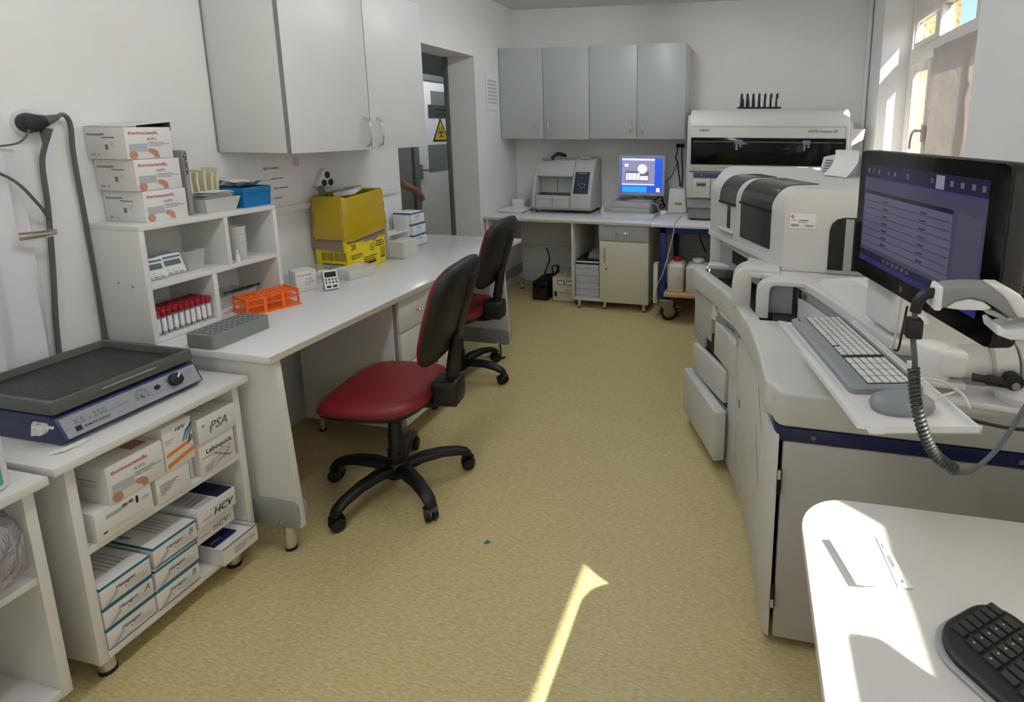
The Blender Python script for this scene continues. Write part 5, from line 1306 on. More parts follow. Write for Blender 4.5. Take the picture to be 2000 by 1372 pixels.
# hood with the dark window
prof = [(4.355, 1.17), (4.345, 1.19), (4.345, 1.515), (4.36, 1.55), (4.385, 1.585), (4.42, 1.615), (4.48, 1.64), (5.02, 1.65), (5.03, 1.17)]
part(t, 'hood', MB().prismx(prof, SX0, SX1), ADV, bevel=.008, seg=3, world=True)
part(t, 'side_cheek', MB().prismx([(4.40, .96), (4.40, 1.55), (4.45, 1.60), (5.02, 1.60), (5.03, .96)], -.513, SX0-.001), ADV, bevel=.004, world=True)
part(t, 'side_cheek', MB().prismx([(4.36, 1.17), (4.36, 1.53), (4.40, 1.56), (5.02, 1.57), (5.03, 1.17)], SX1+.001, SX1+.018), ADV, bevel=.004, world=True)
part(t, 'fascia_seam', MB().box(-.484, .646, 4.3435, 4.3455, 1.512, 1.516).box(.642, .646, 4.3435, 4.3455, 1.20, 1.514), MACHG, world=True, smooth=0)
WIN = mat('analyser_window', (9, 9, 12), .1, spec=.25)
part(t, 'dark_window', MB().box(-.477, .648, 4.3405, 4.3465, 1.226, 1.431), WIN, bevel=.004, world=True)
part(t, 'window_rail', MB().box(-.46, .63, 4.3393, 4.3407, 1.396, 1.404), mat('rail_seen', (84, 84, 92), .3), world=True, smooth=0)
for x in (-.145, .345):
    part(t, 'carriage', MB().box(x, x+.055, 4.3388, 4.3408, 1.385, 1.415).box(x+.005, x+.022, 4.3388, 4.3408, 1.34, 1.39).box(x+.035, x+.05, 4.3388, 4.3408, 1.36, 1.39), mat('carriage_seen', (128, 124, 148), .4), world=True, smooth=0)
text(t, 'lettering', 'SIEMENS', .0215, (-.417, 4.3445, 1.478), X, Z, mat('ink_steel', (92, 94, 98), .6))
text(t, 'lettering', 'ADVIA Centaur CP', .0255, (.380, 4.3445, 1.474), X, Z, mat('ink_steel', (92, 94, 98), .6))
part(t, 'vent_slot', MB().box(-.30, .0, 4.3435, 4.3455, 1.20, 1.206), MACHG, world=True, smooth=0)
part(t, 'side_bracket', MB().prismy([(.688, 1.36), (.79, 1.42), (.80, 1.50), (.688, 1.50)], 4.50, 4.60), MACHD, bevel=.004, world=True)
# rack of probe cartridges on top
t = thing('probe_rack', 'black rack with seven upright probes on top of the bench analyser', 'rack', (.02, 4.55, 1.652))
part(t, 'base', MB().box(-.145, .185, 4.50, 4.60, 1.652, 1.664), BLACK, bevel=.002, world=True)
for k in range(7):
    x = -.112+.0445*k
    part(t, 'probe', MB().prismy([(x-.013, 1.664), (x+.019-.003*k, 1.664), (x+.017-.003*k, 1.72), (x+.008, 1.735), (x+.008, 1.758), (x+.002, 1.768), (x-.002, 1.768), (x-.010, 1.755)], 4.51, 4.59), BLACK, bevel=.0015, world=True)

# ================================================================== floor-standing analyser
t = thing('clinical_analyser', 'large grey floor standing clinical analyser with curved side', 'analyser', (.4, 2.3, 0))
CURVE = [(.072, 1.515), (.064, 1.61), (.056, 1.706), (.043, 1.82), (.027, 1.926), (.006, 2.04), (-.019, 2.15), (-.066, 2.32), (-.12, 2.46), (-.185, 2.60), (-.262, 2.76)]
def cx_at(y):
    for (xa, ya), (xb, yb) in zip(CURVE, CURVE[1:]):
        if ya <= y <= yb: return xa+(xb-xa)*(y-ya)/(yb-ya)
    return CURVE[0][0] if y < CURVE[0][1] else CURVE[-1][0]
def curve_pts(y0, y1, off=0.0, n=10):
    out_ = []
    for k in range(n+1):
        y = y0+(y1-y0)*k/n; d_ = Vector((cx_at(y+.02)-cx_at(y-.02), .04)).normalized(); nrm = Vector((-d_.y, d_.x))
        if nrm.x > 0: nrm = -nrm
        out_.append((cx_at(y)+nrm.x*off, y+nrm.y*off))
    return out_
def curved_panel(name, y0, y1, z0, z1, off, th, m_, bevel=.003):
    o = curve_pts(y0, y1, off); i_ = curve_pts(y0, y1, off-th)
    return part(t, name, MB().prism(o+list(reversed(i_)), z0, z1), m_, bevel=bevel, world=True)
RX = .868
body = [(.115, 1.50)] + curve_pts(1.53, 2.76, -.03, 12) + [(-.22, 2.80), (-.22, 3.85), (RX, 3.85), (RX, 1.50)]
part(t, 'chassis', MB().prism(body, .06, .69), DGREY, world=True, smooth=0)
part(t, 'plinth', MB().prism([(x+.03, y+.02) for x, y in body[:-3]]+[(RX-.03, 3.8), (RX-.03, 1.54)], .0, .06), BLACK, world=True, smooth=0)
part(t, 'front_door', MB().box(.112, RX, 1.465, 1.50, .028, .655), MACHD, bevel=.006, world=True)
# rounded corner post
arc = [(.101, 1.462), (.088, 1.472), (.079, 1.49), (.072, 1.52), (.066, 1.58), (.0645, 1.606)]
part(t, 'corner_post', MB().prism(arc+[(.09, 1.606), (.104, 1.50)], .028, .672), MACH, world=True, bevel=.002)
for z_ in (.50, .13):
    h_ = part(t, 'hinge', MB().box(.100, .111, 1.456, 1.466, z_, z_+.075), BLACK, world=True, bevel=.001)
    part(h_, 'hinge_plate', MB().box(.1015, .1095, 1.4545, 1.457, z_+(.045 if z_ > .3 else .005), z_+(.072 if z_ > .3 else .03)), MACH, world=True, smooth=0)
sd = curved_panel('side_door', 1.612, 2.188, .03, .668, 0, .025, MACH)
for (ya, za, yb, zb) in ((1.66, .56, 1.78, .66), (1.68, .36, 1.80, .50)):
    pts = curve_pts(ya, yb, .0012, 5)
    part(sd, 'slit', MB().sheet([[(x, y, za+(zb-za)*(y-ya)/(yb-ya)-.006) for x, y in pts], [(x, y, za+(zb-za)*(y-ya)/(yb-ya)+.006) for x, y in pts]]), MACHG, world=True, smooth=0)
part(sd, 'latch', MB().sheet([[(x, y, .395) for x, y in curve_pts(2.12, 2.14, .0012, 2)], [(x, y, .43) for x, y in curve_pts(2.12, 2.14, .0012, 2)]]), DGREY, world=True, smooth=0)
curved_panel('narrow_panel', 2.192, 2.325, .03, .50, 0, .025, MACH)
# low drawers, standing proud of the curve
def slab(name, a, b, z0, z1, th, m_, lean_=0.0, bevel=.004):
    d_ = (Vector(b)-Vector(a)).normalized(); n_ = Vector((d_.y, -d_.x)); n_ = n_ if n_.x > 0 else -n_
    a2, b2 = Vector(a)+n_*th, Vector(b)+n_*th; L0 = n_*(-lean_)
    v = [(a[0], a[1], z0), (b[0], b[1], z0), (b2.x, b2.y, z0), (a2.x, a2.y, z0), (a[0]+L0.x, a[1]+L0.y, z1), (b[0]+L0.x, b[1]+L0.y, z1), (b2.x, b2.y, z1), (a2.x, a2.y, z1)]
    return part(t, name, MB().hexa(v), m_, bevel=bevel, world=True)
slab('waste_drawer', (-.117, 2.262), (-.303, 2.69), .06, .290, .050, MACH)
slab('waste_drawer_inner', (-.095, 2.30), (-.27, 2.70), .065, .275, .06, MACHG)
slab('middle_drawer', (-.086, 2.335), (-.255, 2.655), .300, .445, .03, MACH, lean_=-.0)
part(t, 'drawer_shade_block', MB().prism([(-.06, 2.34), (-.20, 2.64), (-.18, 2.66), (-.03, 2.36)], .30, .54), BLACK, world=True, smooth=0)  # solid black block stands in for the shade behind the drawers
# bin drawer with scooped grip
curved_panel('bin_drawer', 2.195, 2.50, .462, .622, .006, .03, MACH)
curved_panel('upper_fascia', 2.195, 2.56, .622, .70, -.035, .02, MACHD)
cp = curve_pts(2.205, 2.50, .006, 12); N_ = 12
low = [(x+.045*math.sin(math.pi*k/N_), y) for k, (x, y) in enumerate(cp)]
part(t, 'grip_ledge', MB().prism(cp+list(reversed(low))[1:-1], .612, .624), WHITEP, world=True, bevel=.001)  # whiter than the shell: light from above put into the colour
ct = curve_pts(2.215, 2.53, -.020, 12); hi = [(x-.034*math.sin(math.pi*k/N_)-.004, y) for k, (x, y) in enumerate(ct)]
part(t, 'grip_brow', MB().prism(hi+[(x+.012, y) for x, y in reversed(ct)], .686, .6985), WHITEP, world=True, bevel=.001)  # white too, with the top light in its colour
part(t, 'grip_wall', MB().loft([[(x+.002, y, .622) for x, y in low]+[(x+.012, y, .622) for x, y in reversed(low)], [(x+.002, y, .688) for x, y in hi]+[(x+.012, y, .688) for x, y in reversed(hi)]]), MACHG, world=True, smooth=40)  # darker grey puts the shade of the undercut into the colour
part(t, 'latch', MB().box(-.145, -.105, 2.50, 2.53, .60, .612).box(-.125, -.115, 2.49, 2.53, .60, .66), STEEL, world=True, bevel=.002)
part(t, 'latch_slot', MB().box(-.128, -.10, 2.505, 2.545, .59, .67), BLACK, world=True, smooth=0)
curved_panel('end_fascia', 2.55, 2.775, .50, .70, .002, .03, MACHD)
part(t, 'grip_shell', MB().loft([[(-.135, 2.50, .62), (-.165, 2.55, .615), (-.12, 2.56, .615), (-.105, 2.52, .62)], [(-.14, 2.51, .66), (-.172, 2.57, .665), (-.135, 2.575, .66), (-.115, 2.53, .66)], [(-.15, 2.55, .69), (-.168, 2.575, .70), (-.15, 2.58, .69), (-.14, 2.56, .69)]]), WHITEP, world=True, smooth=60)
slab('end_flap', (-.20, 2.60), (-.262, 2.76), .445, .50, .02, MACHG)
# blue strip and deck
part(t, 'navy_strip', MB().prism([(.108, 1.466), (.095, 1.473), (.088, 1.49), (.082, 1.53), (.12, 1.53), (RX, 1.53), (RX, 1.466)], .657, .696), STRIP, world=True, bevel=.002)
for x in (.19, .69): part(t, 'screw', MB().cyl((x, 1.466, .676), (x, 1.462, .676), .007, n=12), STEEL, world=True)
front = [(.112, 1.463), (.096, 1.470), (.087, 1.485), (.082, 1.51)] + curve_pts(1.53, 2.052, .012, 8)
dk = front + [(.60, 2.052), (.60, 1.90), (RX, 1.90), (RX, 1.463)]
dk0 = part(t, 'deck', MB().prism(dk, .698, .800), MACH, world=True, bevel=.010, seg=4)
rim_o = curve_pts(2.055, 2.76, .014, 10); rim_i = [(x+.062, y) for x, y in rim_o]
part(t, 'deck_rim', MB().prism(rim_o+[(-.265, 2.80), (-.20, 2.81)]+list(reversed(rim_i)), .70, .800), MACH, world=True, bevel=.010, seg=3)
part(t, 'recess_floor', MB().prism([(x-.005, y) for x, y in rim_i]+[(-.15, 2.85), (.35, 2.85), (.35, 2.06)], .695, .735), BLACK, world=True, smooth=0)
part(t, 'recess_wall', MB().box(.10, .20, 2.20, 2.212, .735, .93), MACHG, world=True, smooth=0)
part(t, 'recess_wall', MB().box(.188, .20, 2.118, 2.2, .735, .93), BLACK, world=True, smooth=0)
part(t, 'recess_label', MB().box(.186, .188, 2.15, 2.165, .84, .90), MACH, world=True, smooth=0)
part(t, 'rear_lid', MB().box(-.205, -.02, 2.80, 2.90, .79, .812), MACH, world=True, bevel=.004)
# raised deck
up = [(.185, 2.116), (.22, 2.05), (.27, 1.90), (.32, 1.74), (.365, 1.60), (.40, 1.53), (RX, 1.53), (RX, 3.85), (-.20, 3.85), (-.20, 3.02), (.04, 2.46), (.09, 2.36), (.13, 2.24)]
part(t, 'raised_deck', MB().prism(up, .905, .940), MACH, world=True, bevel=.006, seg=3)
up2 = [(.197, 2.116), (.232, 2.05), (.282, 1.90), (.332, 1.74), (.377, 1.60), (.41, 1.55), (RX, 1.55), (RX, 3.84), (.3, 3.84), (.3, 2.22), (.2, 2.2)]
part(t, 'raised_wall', MB().prism(up2, .735, .905), MACHG, world=True, smooth=0)
part(t, 'access_panel', MB().sheet([[(x-.013, y-.002, z_) for x, y in ((.198, 2.112), (.233, 2.048), (.283, 1.90), (.332, 1.742))] for z_ in (.80, .875)]), MACH, world=True, smooth=30)
for (x, y) in ((.205, 2.085), (.36, 1.645)): part(t, 'screw', MB().cyl((x+.01, y+.005, .888), (x-.006, y-.002, .888), .006, n=10), STEEL, world=True)
# two bridges from the raised deck down to the rim
def bridge(y0, y1, x0, xin, zt, xend, r):
    o = [(x0, .795)] + [(x0+r*(1-math.cos(a)), zt-r+r*math.sin(a)) for a in [math.pi/2*k/6 for k in range(7)]] + [(xend, zt)]
    i_ = [(xend, zt-.018), (xin+r*.4, zt-.018)] + [(xin+r*.4*(1-math.cos(a)), zt-.018-r*.4+r*.4*math.sin(a)) for a in [math.pi/2*(5-k)/6 for k in range(6)]] + [(xin, .795)]
    return part(t, 'bridge', MB().prismy(o+i_, y0, y1), MACH, world=True, bevel=.004)
bridge(2.078, 2.150, .031, .078, .941, .24, .055)
bridge(2.195, 2.33, -.064, .012, .956, .12, .066)
part(t, 'bridge_plate', MB().prism([(-.02, 2.33), (.0, 2.195), (.05, 2.18), (.085, 2.15), (.24, 2.10), (.24, 2.30), (.10, 2.38), (.0, 2.46)], .920, .9415), MACH, world=True, bevel=.003)
part(t, 'access_box', MB().box(.078, .168, 2.135, 2.19, .80, .915), MACHG, world=True, bevel=.004)
# hood
def hood_ring(z, a, b):
    """plan of the hood with its long side pulled in by a and its front by b"""
    n_ = Vector((.898, .440))
    P1 = Vector((.088, 2.360))+n_*a; P2 = Vector((-.213, 2.965))+n_*a
    return [(.128+.55*a, 2.245+b, z), (P1.x, P1.y, z), (P2.x, P2.y, z), (-.218+a, 3.05, z), (-.218+a, 3.56, z), (RX, 3.56, z), (RX, 2.245+b, z)]
R_ = .105
arcs = [(1.163+R_*math.sin(a), R_*(1-math.cos(a)), .022*(1-math.cos(a))) for a in [math.pi/2*k/8 for k in range(9)]]
rings = [hood_ring(.945, .0, .0), hood_ring(1.163, 0, 0)] + [hood_ring(z_, a, b) for z_, a, b in arcs[1:]]
part(t, 'hood', MB().loft(rings), MACH, world=True, smooth=40)
part(t, 'hood_skirt', MB().loft([[(x+(-.008 if i in (1, 2, 3, 4) else 0), y, z) for i, (x, y, z) in enumerate(hood_ring(.942, 0, .002))], [(x+(-.006 if i in (1, 2, 3, 4) else 0), y, z) for i, (x, y, z) in enumerate(hood_ring(.965, 0, .002))]]), MACH, world=True, smooth=0)
part(t, 'rear_post', MB().box(-.205, -.145, 2.90, 2.98, .80, .945), MACH, world=True, bevel=.006)
part(t, 'rear_panel', MB().hexa([(-.15, 2.90, .80), (.05, 2.50, .80), (.07, 2.52, .80), (-.13, 2.92, .80), (-.15, 2.90, .945), (.05, 2.50, .945), (.07, 2.52, .945), (-.13, 2.92, .945)]), MACHG, world=True, smooth=0)
part(t, 'rear_slot', MB().hexa([(-.085, 2.765, .84), (.035, 2.525, .84), (.04, 2.53, .84), (-.08, 2.77, .84), (-.085, 2.765, .905), (.035, 2.525, .905), (.04, 2.53, .905), (-.08, 2.77, .905)]), BLACK, world=True, smooth=0)
# smoked covers following the hood
def cover(name, y0, y1, prof_, m_, out=.004):
    n_ = Vector((.898, .440)); rows = []
    A, B = Vector((.088, 2.360)), Vector((-.213, 2.965))
    for z_, a in prof_:
        r = []
        for k in range(2):
            y = (y0, y1)[k]; f_ = (y-A.y)/(B.y-A.y); p = A+(B-A)*f_+n_*a
            r.append((p.x, p.y, z_))
        rows.append(r)
    outr = []
    for i, r in enumerate(rows):
        z0_, a0 = prof_[max(0, i-1)]; z1_, a1 = prof_[min(len(prof_)-1, i+1)]
        tz, ta = z1_-z0_, a1-a0; L_ = math.hypot(tz, ta); nx_, nz_ = -tz/L_, ta/L_
        outr.append([(x+n_.x*nx_*out, y+n_.y*nx_*out, z_+nz_*out) for x, y, z_ in r])
    rings = [[rows[i][0], rows[i][1], outr[i][1], outr[i][0]] for i in range(len(rows))]
    return part(t, name, MB().loft(rings), m_, world=True, smooth=45)
arcp = [(z_, a) for z_, a, b in arcs]
cover('smoked_cover', 2.376, 2.636, arcp+[(1.268, .14), (1.268, .215)], SMOKE)
cover('smoked_cover', 2.690, 2.852, [(1.140, 0.0)]+arcp+[(1.268, .15), (1.268, .21)], SMOKE)
cover('smoked_window', 2.374, 2.632, [(1.0, 0), (1.165, 0)], SMOKE, .003)
cover('smoked_slot', 2.738, 2.768, [(1.018, 0), (1.142, 0)], SMOKE, .003)
cover('cover_lip', 2.372, 2.640, [(1.158, 0), (1.168, 0)], BLACK, .009)
cover('cover_lip', 2.686, 2.856, [(1.134, 0), (1.143, 0)], BLACK, .009)
cover('ledge', 2.70, 2.86, [(.998, 0), (1.006, 0)], MACH, .012)
part(t, 'opening_dark_plate', MB().prismy([(.298, .955), (.298, 1.11), (.306, 1.14), (.325, 1.158), (.35, 1.165), (.70, 1.165), (.70, .955)], 2.2405, 2.2465), BLACK, world=True, smooth=0)  # raised black plate stands in for the dark inside of an opening
part(t, 'opening_frame', MB().box(.355, .385, 2.237, 2.241, .955, 1.16).box(.298, .70, 2.235, 2.2465, .943, .957), MACHG, world=True, smooth=0)
lb = part(t, 'asset_label', MB().box(.147, .246, 2.2425, 2.2445, 1.117, 1.175), PAPER, world=True, smooth=0)
prints(t, 'print', (.147, 2.2425, 1.117), X, Z, [(.036, .030, .034, .003), (.032, .023, .034, .0018), (.006, .014, .03, .0015), (.006, .011, .026, .0015), (.006, .008, .03, .0015), (.058, .012, .036, .0018), (.056, .007, .032, .0018), (.01, .030, .016, .0012), (.01, .034, .012, .001)], INK)
prints(t, 'emblem', (.158, 2.2425, 1.155), (1, 0, 1), (-1, 0, 1), [(0, 0, .005, .005), (.006, .0, .005, .005), (.0, .006, .005, .005), (.006, .006, .005, .005)], INKR)
# folded paper on the hood
t2 = thing('desk_calendar', 'white tent shaped desk calendar standing on the analyser hood', 'calendar', (.445, 2.93, 1.2690), math.radians(38))
def cal_sheet(p0, p1, bow, nm='page'):
    rows = []
    for i in range(9):
        f_ = i/8; x_ = p0[0]+(p1[0]-p0[0])*f_+bow*math.sin(math.pi*f_); z_ = p0[1]+(p1[1]-p0[1])*f_
        rows.append([(x_, -.075, z_), (x_+.004, 0, z_+.002), (x_, .075, z_)])
    return part(t2, nm, MB().sheet(rows), PAPER, smooth=60)
for k in range(4): cal_sheet((-.075+.018*k, .003), (.0, .128-.003*k), .028-.006*k)
cal_sheet((.062, .003), (.001, .128), .0, 'back_board'); cal_sheet((.040, .003), (.001, .126), .008)
part(t2, 'base_card', MB().box(-.065, .062, -.074, .074, .0, .002), PAPER, smooth=0)
t2 = thing('receipt_pad', 'small printed pad leaning behind the tent calendar on the hood', 'pad', (.375, 3.10, 1.269))
part(t2, 'pad', MB().hexa([(-.035, -.01, 0), (.035, -.01, 0), (.035, .012, 0), (-.035, .012, 0), (-.015, .01, .085), (.045, .01, .10), (.045, .028, .10), (-.015, .028, .085)]), WHITEP, bevel=.002)
prints(t2, 'print', (-.028, -.0095, .01), X, (0, .2, .98), [(.006+.004*k, .014*k, .035, .006) for k in range(5)], INKG, world=False)

# ================================================================== monitor of the analyser
ML, MR = Vector((.296, 1.695, 0)), Vector((.444, 1.10, 0))
md = (MR-ML).normalized(); mn = Vector((md.y, -md.x, 0))     # facing the aisle
if mn.x > 0: mn = -mn
t = thing('computer_monitor', 'large black touch screen monitor on the clinical analyser', 'monitor', (.37, 1.40, .94))
MW, MZ0, MZ1 = (MR-ML).length, 1.095, 1.4425
def mp(u, z, d): return tuple(ML+md*u+mn*d+Vector((0, 0, z)))
def mbox(mb, u0, u1, z0, z1, d0, d1): return mb.hexa([mp(u0, z0, d0), mp(u1, z0, d0), mp(u1, z0, d1), mp(u0, z0, d1), mp(u0, z1, d0), mp(u1, z1, d0), mp(u1, z1, d1), mp(u0, z1, d1)])
def mround(u0, u1, z0, z1, r, d0, d1):
    pts = rect(u0, u1, z0, z1, r, 5)
    return MB().loft([[mp(u, z, d0) for u, z in pts], [mp(u, z, d1) for u, z in pts]])
part(t, 'case', mround(0, MW, MZ0, MZ1, .022, -.045, -.003), BLACK, world=True, bevel=.004)
part(t, 'glass', mround(.002, MW-.002, MZ0+.002, MZ1-.002, .02, -.003, .0), BLACKG, world=True, smooth=0)
def scol(n, c, e=.55): return mat(n, tuple(int(v*.8+8) for v in c), .1, spec=.5, emit=e*.75)
su0, su1, sz0, sz1 = .040, MW-.055, MZ0+.045, MZ1-.035
part(t, 'screen', mbox(MB(), su0, su1, sz0, sz1, 0, .0004), scol('screen_violet', (74, 70, 100), .35), world=True, smooth=0)
def sbox(nm, u0, u1, z0, z1, m_, d=.0008): return part(t, nm, mbox(MB(), su0+(su1-su0)*u0, su0+(su1-su0)*u1, sz0+(sz1-sz0)*z0, sz0+(sz1-sz0)*z1, 0, d), m_, world=True, smooth=0)
SNAV, SLIL, SGRY, SDK = scol('screen_navy', (30, 30, 62), .3), scol('screen_lilac', (98, 96, 128), .35), scol('screen_mid', (84, 80, 104), .35), scol('screen_ink', (34, 34, 52), .2)
sbox('toolbar', 0, 1, .865, 1.0, SNAV); sbox('toolbar_line', 0, 1, .855, .868, scol('screen_line', (52, 56, 130), .45), .001)
sbox('tab', .66, .72, .875, .985, scol('screen_tab', (140, 140, 160), .5), .0012)
for u in (.03, .08, .14, .24, .30, .42, .62, .76, .83, .90, .96): sbox('icon', u, u+.022, .91, .955, SGRY if u < .7 else SLIL, .0012)
sbox('header_bar', .02, .80, .70, .735, SDK, .001); sbox('table_area', .02, .80, .16, .70, SLIL, .001)
sbox('side_panel', .83, .985, .10, .72, SGRY, .001)
for k in range(7): sbox('row_line', .03, .79, .21+.07*k, .214+.07*k, SDK, .0014)
for k in range(7):
    for u in (.22, .56): sbox('entry', u, u+.05, .225+.07*k, .238+.07*k, SDK, .0014)
sbox('taskbar', 0, 1, 0, .055, scol('screen_task', (40, 42, 112), .4), .001); sbox('status_bar', 0, 1, .055, .12, SNAV, .001)
sbox('corner_field', .84, 1.0, .0, .16, scol('screen_blue2', (44, 48, 128), .45), .0012)
for k in range(6): sbox('icon', .26+.045*k, .285+.045*k, .07, .105, SGRY, .0014)
part(t, 'logo', mbox(MB(), .27, .285, MZ0+.014, MZ0+.028, 0, .0005), DGREY, world=True, smooth=0)
part(t, 'edge_button', mbox(MB(), -.012, .0, MZ0+.035, MZ0+.065, -.03, -.015), BLACK, world=True, smooth=0)
part(t, 'stand_column', mbox(MB(), .0, .16, .955, 1.25, -.11, -.045), WHITEP, world=True, bevel=.012, seg=3)
part(t, 'stand_foot', MB().loft([[mp(u, .9405, d) for u, d in rect(-.43, .05, -.24, -.05, .05, 5)], [mp(u, .955, d) for u, d in rect(-.42, .045, -.235, -.055, .05, 5)], [mp(u, 1.03, d) for u, d in rect(-.15, .03, -.17, -.06, .04, 5)]]), WHITEP, world=True, smooth=40)
# dark computer behind the monitor
t = thing('computer_tower', 'black ribbed computer case behind the large monitor', 'computer', (.74, 1.9, .9405))
part(t, 'case', MB().box(.66, .855, 1.72, 2.10, .9405, 1.215), BLACK, bevel=.006, world=True)
for k in range(12): part(t, 'rib', MB().box(.658, .8555, 1.716, 1.7205, 1.03+.013*k, 1.036+.013*k), DGREY, world=True, smooth=0)

# keyboard tray, keyboard, mouse
t = thing('keyboard_tray', 'white sheet metal keyboard tray hung in front of the analyser', 'tray', (.27, 1.39, .93))
A, B = Vector((.103, 1.658)), Vector((.239, 1.058)); td = (B-A).normalized(); tn = Vector((-td.y, td.x)); tn = tn if tn.x > 0 else -tn
def tp(u, v, z): q = A+td*u+tn*v; return (q.x, q.y, z)
TL_, TW_ = (B-A).length, .215
part(t, 'plate', MB().hexa([tp(0, .012, .926), tp(TL_, .0, .926), tp(TL_+.0, TW_, .926), tp(0, TW_, .926), tp(0, .012, .929), tp(TL_, 0, .929), tp(TL_, TW_, .929), tp(0, TW_, .929)]), WHITEP, world=True, smooth=0)
part(t, 'front_lip', MB().hexa([tp(-.005, -.012, .920), tp(TL_-.03, -.012, .920), tp(TL_-.01, .015, .927), tp(-.005, .015, .927), tp(-.005, -.010, .934), tp(TL_-.03, -.010, .934), tp(TL_-.01, .014, .9305), tp(-.005, .014, .9305)]), WHITEP, world=True, bevel=.002)
part(t, 'end_lip', MB().hexa([tp(TL_-.004, .03, .926), tp(TL_+.0, .03, .926), tp(TL_+.0, TW_, .926), tp(TL_-.004, TW_, .926), tp(TL_-.004, .03, .942), tp(TL_, .03, .942), tp(TL_, TW_, .942), tp(TL_-.004, TW_, .942)]), WHITEP, world=True, smooth=0)
part(t, 'back_lip', MB().hexa([tp(0, TW_-.004, .926), tp(TL_, TW_-.004, .926), tp(TL_, TW_, .926), tp(0, TW_, .926), tp(0, TW_-.004, .938), tp(TL_, TW_-.004, .938), tp(TL_, TW_, .938), tp(0, TW_, .938)]), WHITEP, world=True, smooth=0)
ang = math.atan2(td.y, td.x)
KBG = mat('keyboard_grey', (134, 140, 146), .5); KEYW = mat('key_white', (214, 216, 216), .4)
kc = A+td*.232+tn*.106
t = thing('keyboard', 'grey wipeable keyboard with white keys on the white tray', 'keyboard', (kc.x, kc.y, .9295), ang)
part(t, 'case', MB().loft([[(a, b, 0) for a, b in rect(-.228, .228, -.082, .082, .014, 4)], [(a, b, .012+.03*max(0, (b+.082))*.5) for a, b in rect(-.228, .228, -.082, .082, .014, 4)], [(a, b, .017+.03*max(0, (b+.082))*.5) for a, b in rect(-.222, .222, -.076, .076, .012, 4)]]), KBG, smooth=40)
def kz(b): return .017+.015*(b+.082)
def key(x0, x1, y0, y1, m_=KEYW):
    part(t, 'key', MB().hexa([(x0+.0004, y0+.0004, kz(y0)-.002), (x1-.0004, y0+.0004, kz(y0)-.002), (x1-.0004, y1-.0004, kz(y1)-.002), (x0+.0004, y1-.0004, kz(y1)-.002), (x0+.0012, y0+.0012, kz(y0)+.0022), (x1-.0012, y0+.0012, kz(y0)+.0022), (x1-.0012, y1-.0012, kz(y1)+.0022), (x0+.0012, y1-.0012, kz(y1)+.0022)]), m_, smooth=0)
part(t, 'key_bed', MB().hexa([(-.222, -.040, kz(-.04)-.0005), (.214, -.040, kz(-.04)-.0005), (.214, .066, kz(.066)-.0005), (-.222, .066, kz(.066)-.0005), (-.222, -.040, kz(-.04)+.0004), (.214, -.04, kz(-.04)+.0004), (.214, .066, kz(.066)+.0004), (-.222, .066, kz(.066)+.0004)]), mat('key_gap', (16, 18, 20), .6), smooth=0)
pk = .0178
for j in range(6):
    y0 = -.0385+j*.0174; h_ = .0160 if j < 5 else .0125
    if j == 0:
        for a, b in ((-.220, -.204), (-.2022, -.186), (-.1842, -.168), (-.1662, -.078), (-.0762, -.060), (-.0582, -.042), (-.0402, -.024), (-.0222, -.006), (.004, .0202), (.022, .038), (.040, .056)): key(a, b, y0, y0+h_)
    else:
        x = -.220
        first = (.020, .028, .024, .0162, .0162)[j-1]
        key(x, x+first, y0, y0+h_); x += first+.0016
        while x+.0162 < (.010 if j < 5 else .05): key(x, x+.0162, y0, y0+h_); x += pk
        key(x, .056, y0, y0+h_) if .056-x > .008 else None
    for i in range(4):
        x0 = .0745+.0345*i if j == 0 and False else .0745+i*.0345
        if j < 5: key(x0, x0+.0325, y0, y0+h_)
        else: key(x0, x0+.0325, y0, y0+h_)
part(t, 'badge', MB().box(-.212, -.192, -.066, -.062, .0172, .0182), BLACK, smooth=0)
t = thing('computer_mouse', 'smooth grey wipeable mouse on the end of the white tray', 'mouse', (*[(A+td*.522+tn*.105)[i] for i in (0, 1)], .9295), ang)
part(t, 'shell', MB().loft([super_ring(.036, .062, .0, 24, 2.3), super_ring(.039, .066, .010, 24, 2.3), super_ring(.036, .062, .022, 24, 2.3), super_ring(.026, .047, .031, 24, 2.2), super_ring(.008, .016, .036, 24, 2.1)]), KBG, smooth=70)
part(t, 'cable', MB().tube([(-.005, .064, .006), (-.02, .09, .016), (-.05, .14, .012), (-.09, .16, .0)], .0025), CABLEW)

# support arm
t = thing('support_arm', 'white articulated support arm with a black locking lever', 'arm', (.62, 1.40, .9))
part(t, 'tray_bracket', MB().box(.40, .50, 1.34, 1.46, .908, .924), WHITEP, bevel=.004, world=True)
part(t, 'joint', MB().lathe([(.04, 0), (.042, .01), (.042, .06), (.036, .075), (.01, .08)], 20, (.435, 1.38, .924)), WHITEP, world=True)
part(t, 'knuckle', MB().box(.43, .50, 1.335, 1.42, .935, 1.0), WHITEP, bevel=.014, seg=3, world=True)
part(t, 'tube', MB().cyl((.49, 1.375, .965), (.60, 1.36, .985), .037, .041, n=20).cyl((.60, 1.36, .985), (.84, 1.35, 1.02), .045, n=20), WHITEP, world=True, bevel=.003)
part(t, 'collar', MB().cyl((.548, 1.367, .976), (.556, 1.366, .977), .0415, n=20), MACHD, world=True)
part(t, 'pivot', MB().lathe([(.05, 0), (.06, .02), (.05, .04), (.03, .06)], 18, (.62, 1.36, .89)), WHITEP, world=True)
part(t, 'foot_plate', MB().prism([(.44, 1.33), (.62, 1.31), (.72, 1.34), (.72, 1.42), (.46, 1.42)], .875, .89), WHITEP, bevel=.003, world=True)
